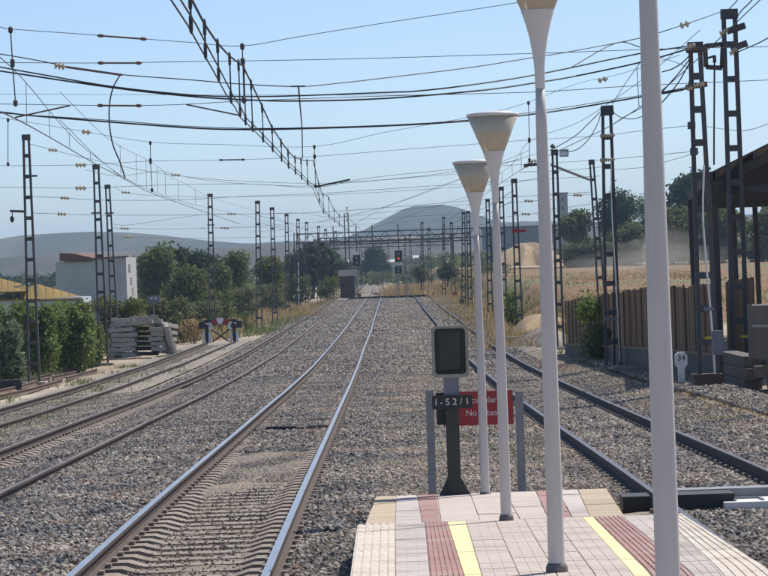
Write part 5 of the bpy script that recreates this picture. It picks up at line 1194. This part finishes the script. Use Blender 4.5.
# hedge and bushes left
def bush(lab, x0, x1, ytop, ybase, Y, m, n=2500, name='bush', ls=None, cat='bush', grp='shrubs beside the yard', el=1.0):
    k = Y/F; base = at((x0+x1)/2, ybase, Y); base.z = min(base.z+.1, float(ground(base.x, Y))); zt = at((x0+x1)/2, ytop, Y).z; W = (x1-x0)*k; H = zt-base.z; t = thing(name, lab, cat, base, grp); blobs = []
    for i in range(16):
        blobs.append(((base.x+rng.uniform(-.42, .36)*W, Y+rng.uniform(-.4, .4)*min(W, 3), base.z+H*(rng.uniform(.25, .8) if i % 3 else .78)), (W*rng.uniform(.12, .22), min(W, 3)*.3, H*rng.uniform(.16, .26))))
    blobs.append(((base.x, Y, base.z+H*.3), (W*.46, min(W, 3)*.4, H*.36)))
    b = MB()
    for i in range(5): q = Vector(blobs[i][0]); b.tube([Vector((base.x+(q.x-base.x)*.3, Y, base.z-.1)), q], [.04, .015], 5)
    b.build('stem', 'bark', t); quads('foliage', leaves(blobs, n, (ls or max(.07, H*.05))*.8, el, .35), m, t, base)
bush('large pale reed clump at the left edge', -14, 27, 322, 372, 118, 'leaf_reed', 5500, 'reed_clump', .11, 'reeds', el=2.2)
bush('bright green hedge shrub right of the reeds', 16, 62, 303, 370, 128, 'leaf_hedge', 7000, 'hedge_shrub', .13)
bush('bright green hedge shrub in front of the ochre roof', -10, 34, 300, 366, 133, 'leaf_hedge', 6000, 'hedge_shrub', .13)
bush('dense green hedge shrub behind the close pair of masts', 52, 98, 305, 366, 132, 'leaf_hedge', 8000, 'hedge_shrub', .13)
bush('bright hedge shrub between the reeds and the close masts', 30, 78, 301, 366, 136, 'leaf_hedge', 7000, 'hedge_shrub', .13)
bush('yellowish hedge shrub right under the ochre roof', 60, 100, 299, 350, 150, 'leaf_yellow', 5000, 'hedge_shrub', .13)
bush('dark low hedge shrub left of the sleeper stack', 76, 106, 322, 362, 139, 'leaf_mid', 4500, 'hedge_shrub', .13)
bush('yellow green shrub behind the sleeper stack', 96, 150, 294, 330, 175, 'leaf_yellow', 3800)
bush('pale cactus-like shrub by the foot of the close pair of masts', 82, 98, 331, 353, 137, 'leaf_reed', 700, ls=.14)
bush('tangled green shrub right of the sleeper stack', 150, 190, 296, 335, 180, 'leaf_scrub', 3500)
bush('tall scrub shrub behind the buffer stop', 186, 226, 300, 328, 200, 'leaf_scrub', 3000)
bush('low dry brush left of the buffer stop', 180, 206, 318, 336, 178, 'straw', 900, ls=.1)
bush('ragged green brush behind the right end of the sleeper stack', 166, 200, 306, 334, 182, 'leaf_scrub', 2200, ls=.12)
bush('grey green scrub left of the dirt path', 232, 262, 286, 308, 255, 'leaf_scrub', 2200)
bush('yellow flowering shrub below the big dark tree', 283, 312, 274, 303, 330, 'leaf_yellow', 2600)
bush('yellow green shrub next to the brown hut', 318, 342, 276, 298, 345, 'leaf_yellow', 2200)
bush('scrub shrub between the far left masts', 258, 290, 282, 308, 290, 'leaf_scrub', 2200)
bush('dark green low shrub at the path bend', 238, 256, 312, 322, 205, 'leaf_mid', 900)
bush('scrub shrub left behind the buffer stop mast', 205, 240, 290, 318, 240, 'leaf_mid', 2500)
bush('green ivy shrub growing on the timber fence', 574, 632, 293, 362, 95, 'leaf_hedge', 4200, ls=.085)
bush('dark ivy clump low on the timber fence', 580, 640, 325, 362, 92, 'leaf_dark', 1600, ls=.08)
bush('small bright green shrub at the mast on the dry bank', 504, 524, 288, 304, 158, 'leaf_hedge', 900, ls=.12)
bush('olive shrub right of the small dark round tree', 452, 480, 276, 288, 330, 'leaf_scrub', 1500)
bush('low green shrub in the gap before the hut', 366, 396, 270, 281, 560, 'leaf_scrub', 1200)
bush('green verge shrub beside the vanishing lines', 344, 366, 285, 293, 372, 'leaf_scrub', 900)
bush('pale green shrub behind the timber fence', 480, 520, 262, 282, 330, 'leaf_scrub', 2000)
bush('grey green thicket at the far edge of the field left of the fence mast', 562, 606, 243, 272, 410, 'leaf_scrub', 3500, ls=.3)
bush('grey green thicket at the far edge of the field behind the dust', 604, 650, 240, 270, 410, 'leaf_scrub', 3500, ls=.3)
bush('grey green thicket at the far edge of the field by the shed posts', 655, 700, 238, 262, 410, 'leaf_scrub', 3500, ls=.3)
bush('green thicket seen between the shed posts', 698, 745, 236, 262, 405, 'leaf_mid', 3500, ls=.3)
bush('green thicket at the right edge under the shed roof', 740, 790, 236, 262, 405, 'leaf_mid', 3500, ls=.3)
# tan spoil mound and grey gravel heap on the right bank
def mound(name, lab, x, y, Y, rx, ry, h, m):
    c = at(x, y, Y); zg = float(ground(c.x, Y)); b = MB(); P = []
    ph = rng.uniform(0, 6, 4)
    for i in range(15):
        row = []
        for j in range(49):
            a = 2*math.pi*j/48; t = i/14; rr = 1-t; w_ = 1+.2*math.sin(3*a+ph[0])+.12*math.sin(7*a+ph[1])+.05*math.sin(13*a+ph[2])
            row.append((c.x+rx*rr*math.cos(a)*w_, Y+ry*rr*math.sin(a)*w_, zg-.15+(h+.15)*(1-(1-t)**2)*(1+rr*(.16*math.sin(2*a+ph[3])+.10*math.sin(5*a+i*.5)+.05*math.sin(11*a-i)))))
        P.append(row)
    b.grid(P); return tag(b.build(name, m, smooth=True, origin=c), lab, 'mound')
mound('gravel_heap', 'grey gravel heap beside the end of the timber fence', 546, 340, 128, 1.5, 6, .75, 'ballast')
mound('earth_mound', 'brown earth mound on the bank left of the fence', 541, 328, 150, 1.7, 7, .95, 'mound')
mound('tan_mound', 'large tan earth mound far behind the third lamp', 526, 264, 520, 6.5, 25, 4.3, 'mound')
p = on_ground(524, 342); b = MB(); b.box(p+Vector((0, 0, .12)), (2.3, .5, .3), .1); tag(b.build('concrete_kerb', 'concrete', origin=p), 'pale concrete beam lying on the dry bank', 'beam')
for i, (x, y, lab) in enumerate(((462, 305, 'rusty red bin beside the loop line near the pair of masts'), (455, 297, 'small red box at the foot of the dry bank'), (359, 297.5, 'small red ground box by the brown hut'))):
    p = on_ground(x, y); b = MB(); b.box(p+Vector((0, 0, .2)), (.5, .4, .5)); b.box(p+Vector((0, 0, .48)), (.56, .46, .08)); tag(b.build('ground_box', 'sign_red' if i else 'brownbox', origin=p), lab, 'box')

# grasses
def grass(n, fn_pos, h, wdt, m, name):
    P = fn_pos(n); n = len(P); a = rng.uniform(0, 6.28, n); hh = h*rng.uniform(.4, 1.2, n); ln = rng.normal(size=(n, 2))*hh[:, None]*.35
    d = np.stack([np.cos(a), np.sin(a), np.zeros(n)], 1)*wdt; tip = P+np.stack([ln[:, 0], ln[:, 1], hh], 1)
    V = np.stack([P-d, P+d, tip], 1).reshape(-1, 3); return tag(quads(name, V, m, k=3), kind='stuff')
def region(u0, u1, y0, y1, clump=.8, pw=1.5):
    def f(n):
        nc_ = max(8, n//25); cu = rng.uniform(u0, u1, nc_); cyy = y0+(y1-y0)*rng.uniform(0, 1, nc_)**pw; i = rng.integers(0, nc_, n)
        y = cyy[i]+rng.normal(size=n)*clump; X = cu[i]+rng.normal(size=n)*clump*.5+track_x(1, y); return np.stack([X, y, ground(X, y)-.03], 1)
    return f
grass(9000, region(6.8, 11, 125, 330, 1.2), .5, .03, 'straw', 'dry_grass')
grass(5000, region(10.5, 30, 118, 260, 1.5), .22, .03, 'straw', 'dry_grass')
grass(2500, region(10.5, 30, 118, 300, 2.5), .13, .05, 'weed', 'low_weeds')
grass(1600, region(3.0, 4.8, 40, 130, .35), .16, .012, 'weed', 'low_weeds')
grass(1600, region(6.9, 9.2, 48, 140, .5), .15, .014, 'weed', 'low_weeds')
grass(1200, region(6.9, 9.2, 48, 140, .5), .2, .014, 'straw', 'dry_grass')
grass(2600, region(-13, -6.8, 60, 165, .6), .22, .018, 'weed', 'low_weeds')
grass(3000, region(-10, -5.2, 250, 345, 1.2), .55, .035, 'straw', 'dry_grass')
grass(4000, region(-13, -5.4, 185, 330, 1.2), .5, .035, 'weed', 'low_weeds')
grass(3000, region(7, 12, 130, 330, 1.2), .4, .035, 'weed', 'low_weeds')
grass(14000, region(-40, -13, 165, 330, 2.0), .9, .06, 'weed', 'low_weeds')
grass(5000, region(-22, -9, 182, 300, 1.5), .9, .05, 'straw', 'dry_grass')
grass(2500, region(-24, -13, 118, 135, .8), .35, .03, 'weed', 'low_weeds')
grass(9000, region(3, 12, 340, 480, 3), 1.0, .08, 'straw', 'dry_grass')
# far scrub on the plain
def scrub(n, u0, u1, y0, y1):
    P = []
    for _ in range(n):
        y = rng.uniform(y0, y1); X = rng.uniform(u0, u1)*y/400; z = float(ground(X, y)); s = rng.uniform(.8, 2.2)*y/600+.3; P.append(((X, y, z+s*.5), (s*1.5, s*1.5, s*.8)))
    return P
V = leaves(scrub(260, -70, 70, 480, 1050), 26000, .7); tag(quads('far_scrub', V, 'leaf_scrub'), kind='stuff')
def wood(n, u0, u1, y0, y1, s0, s1):
    P = []
    for _ in range(n):
        y = rng.uniform(y0, y1); X = rng.uniform(u0, u1)*y/400; s_ = rng.uniform(s0, s1); P.append(((X, y, float(ground(X, y))+s_*.55), (s_*1.0, s_, s_*.6)))
    return P
V = leaves(wood(190, -64, -4, 640, 1000, 2.5, 5.2), 34000, .75); tag(quads('far_wood', V, 'leaf_dark'), kind='stuff')
V = leaves(wood(60, 4, 30, 700, 1000, 1.5, 3.4), 9000, .7); tag(quads('far_wood', V, 'leaf_scrub'), kind='stuff')
V = leaves(scrub(160, -70, -14, 330, 520), 16000, .4); tag(quads('far_scrub', V, 'leaf_mid'), kind='stuff')

# ================================================================ AIR
def vol(name, m_dens, col, aniso=.3):
    m = bpy.data.materials.new(name); m.use_nodes = True; n = m.node_tree.nodes; n.remove(n['Principled BSDF'])
    v = n.new('ShaderNodeVolumePrincipled'); v.inputs['Density'].default_value = m_dens; v.inputs['Color'].default_value = (*col, 1); v.inputs['Anisotropy'].default_value = aniso
    m.node_tree.links.new(v.outputs[0], n['Material Output'].inputs['Volume']); return m
MT['haze'] = vol('haze_air', .00019, (.55, .76, 1.0), 0)
b = MB(); b.box((0, 2600, 48), (4400, 6000, 130)); tag(b.build('haze', 'haze'), kind='stuff')
MT['dust'] = vol('dust_air', .007, (.95, .84, .70), 0)
b = MB()
def ell(c, r):
    n1, n2 = 10, 18; P = []
    for i in range(n1+1):
        th = math.pi*i/n1; P.append([(c[0]+r[0]*math.sin(th)*math.cos(2*math.pi*j/n2), c[1]+r[1]*math.sin(th)*math.sin(2*math.pi*j/n2), c[2]+r[2]*math.cos(th)) for j in range(n2+1)])
    b.grid([r[::-1] for r in P])
for x, y, Y, rx, rz in ((664, 250, 330, 4.5, 2.4), (645, 256, 322, 6, 2.0), (622, 261, 345, 7, 1.4), (655, 262, 315, 8, 1.3), (672, 243, 338, 3, 2.0), (600, 265, 330, 6, .9), (690, 256, 335, 6, 1.5)):
    c = at(x, y, Y); b = MB(); ell(c, (rx, 10, rz)); tag(b.build('dust_cloud', 'dust', smooth=True), kind='stuff')
for o in bpy.data.objects:
    if '_o' in o: del o['_o']
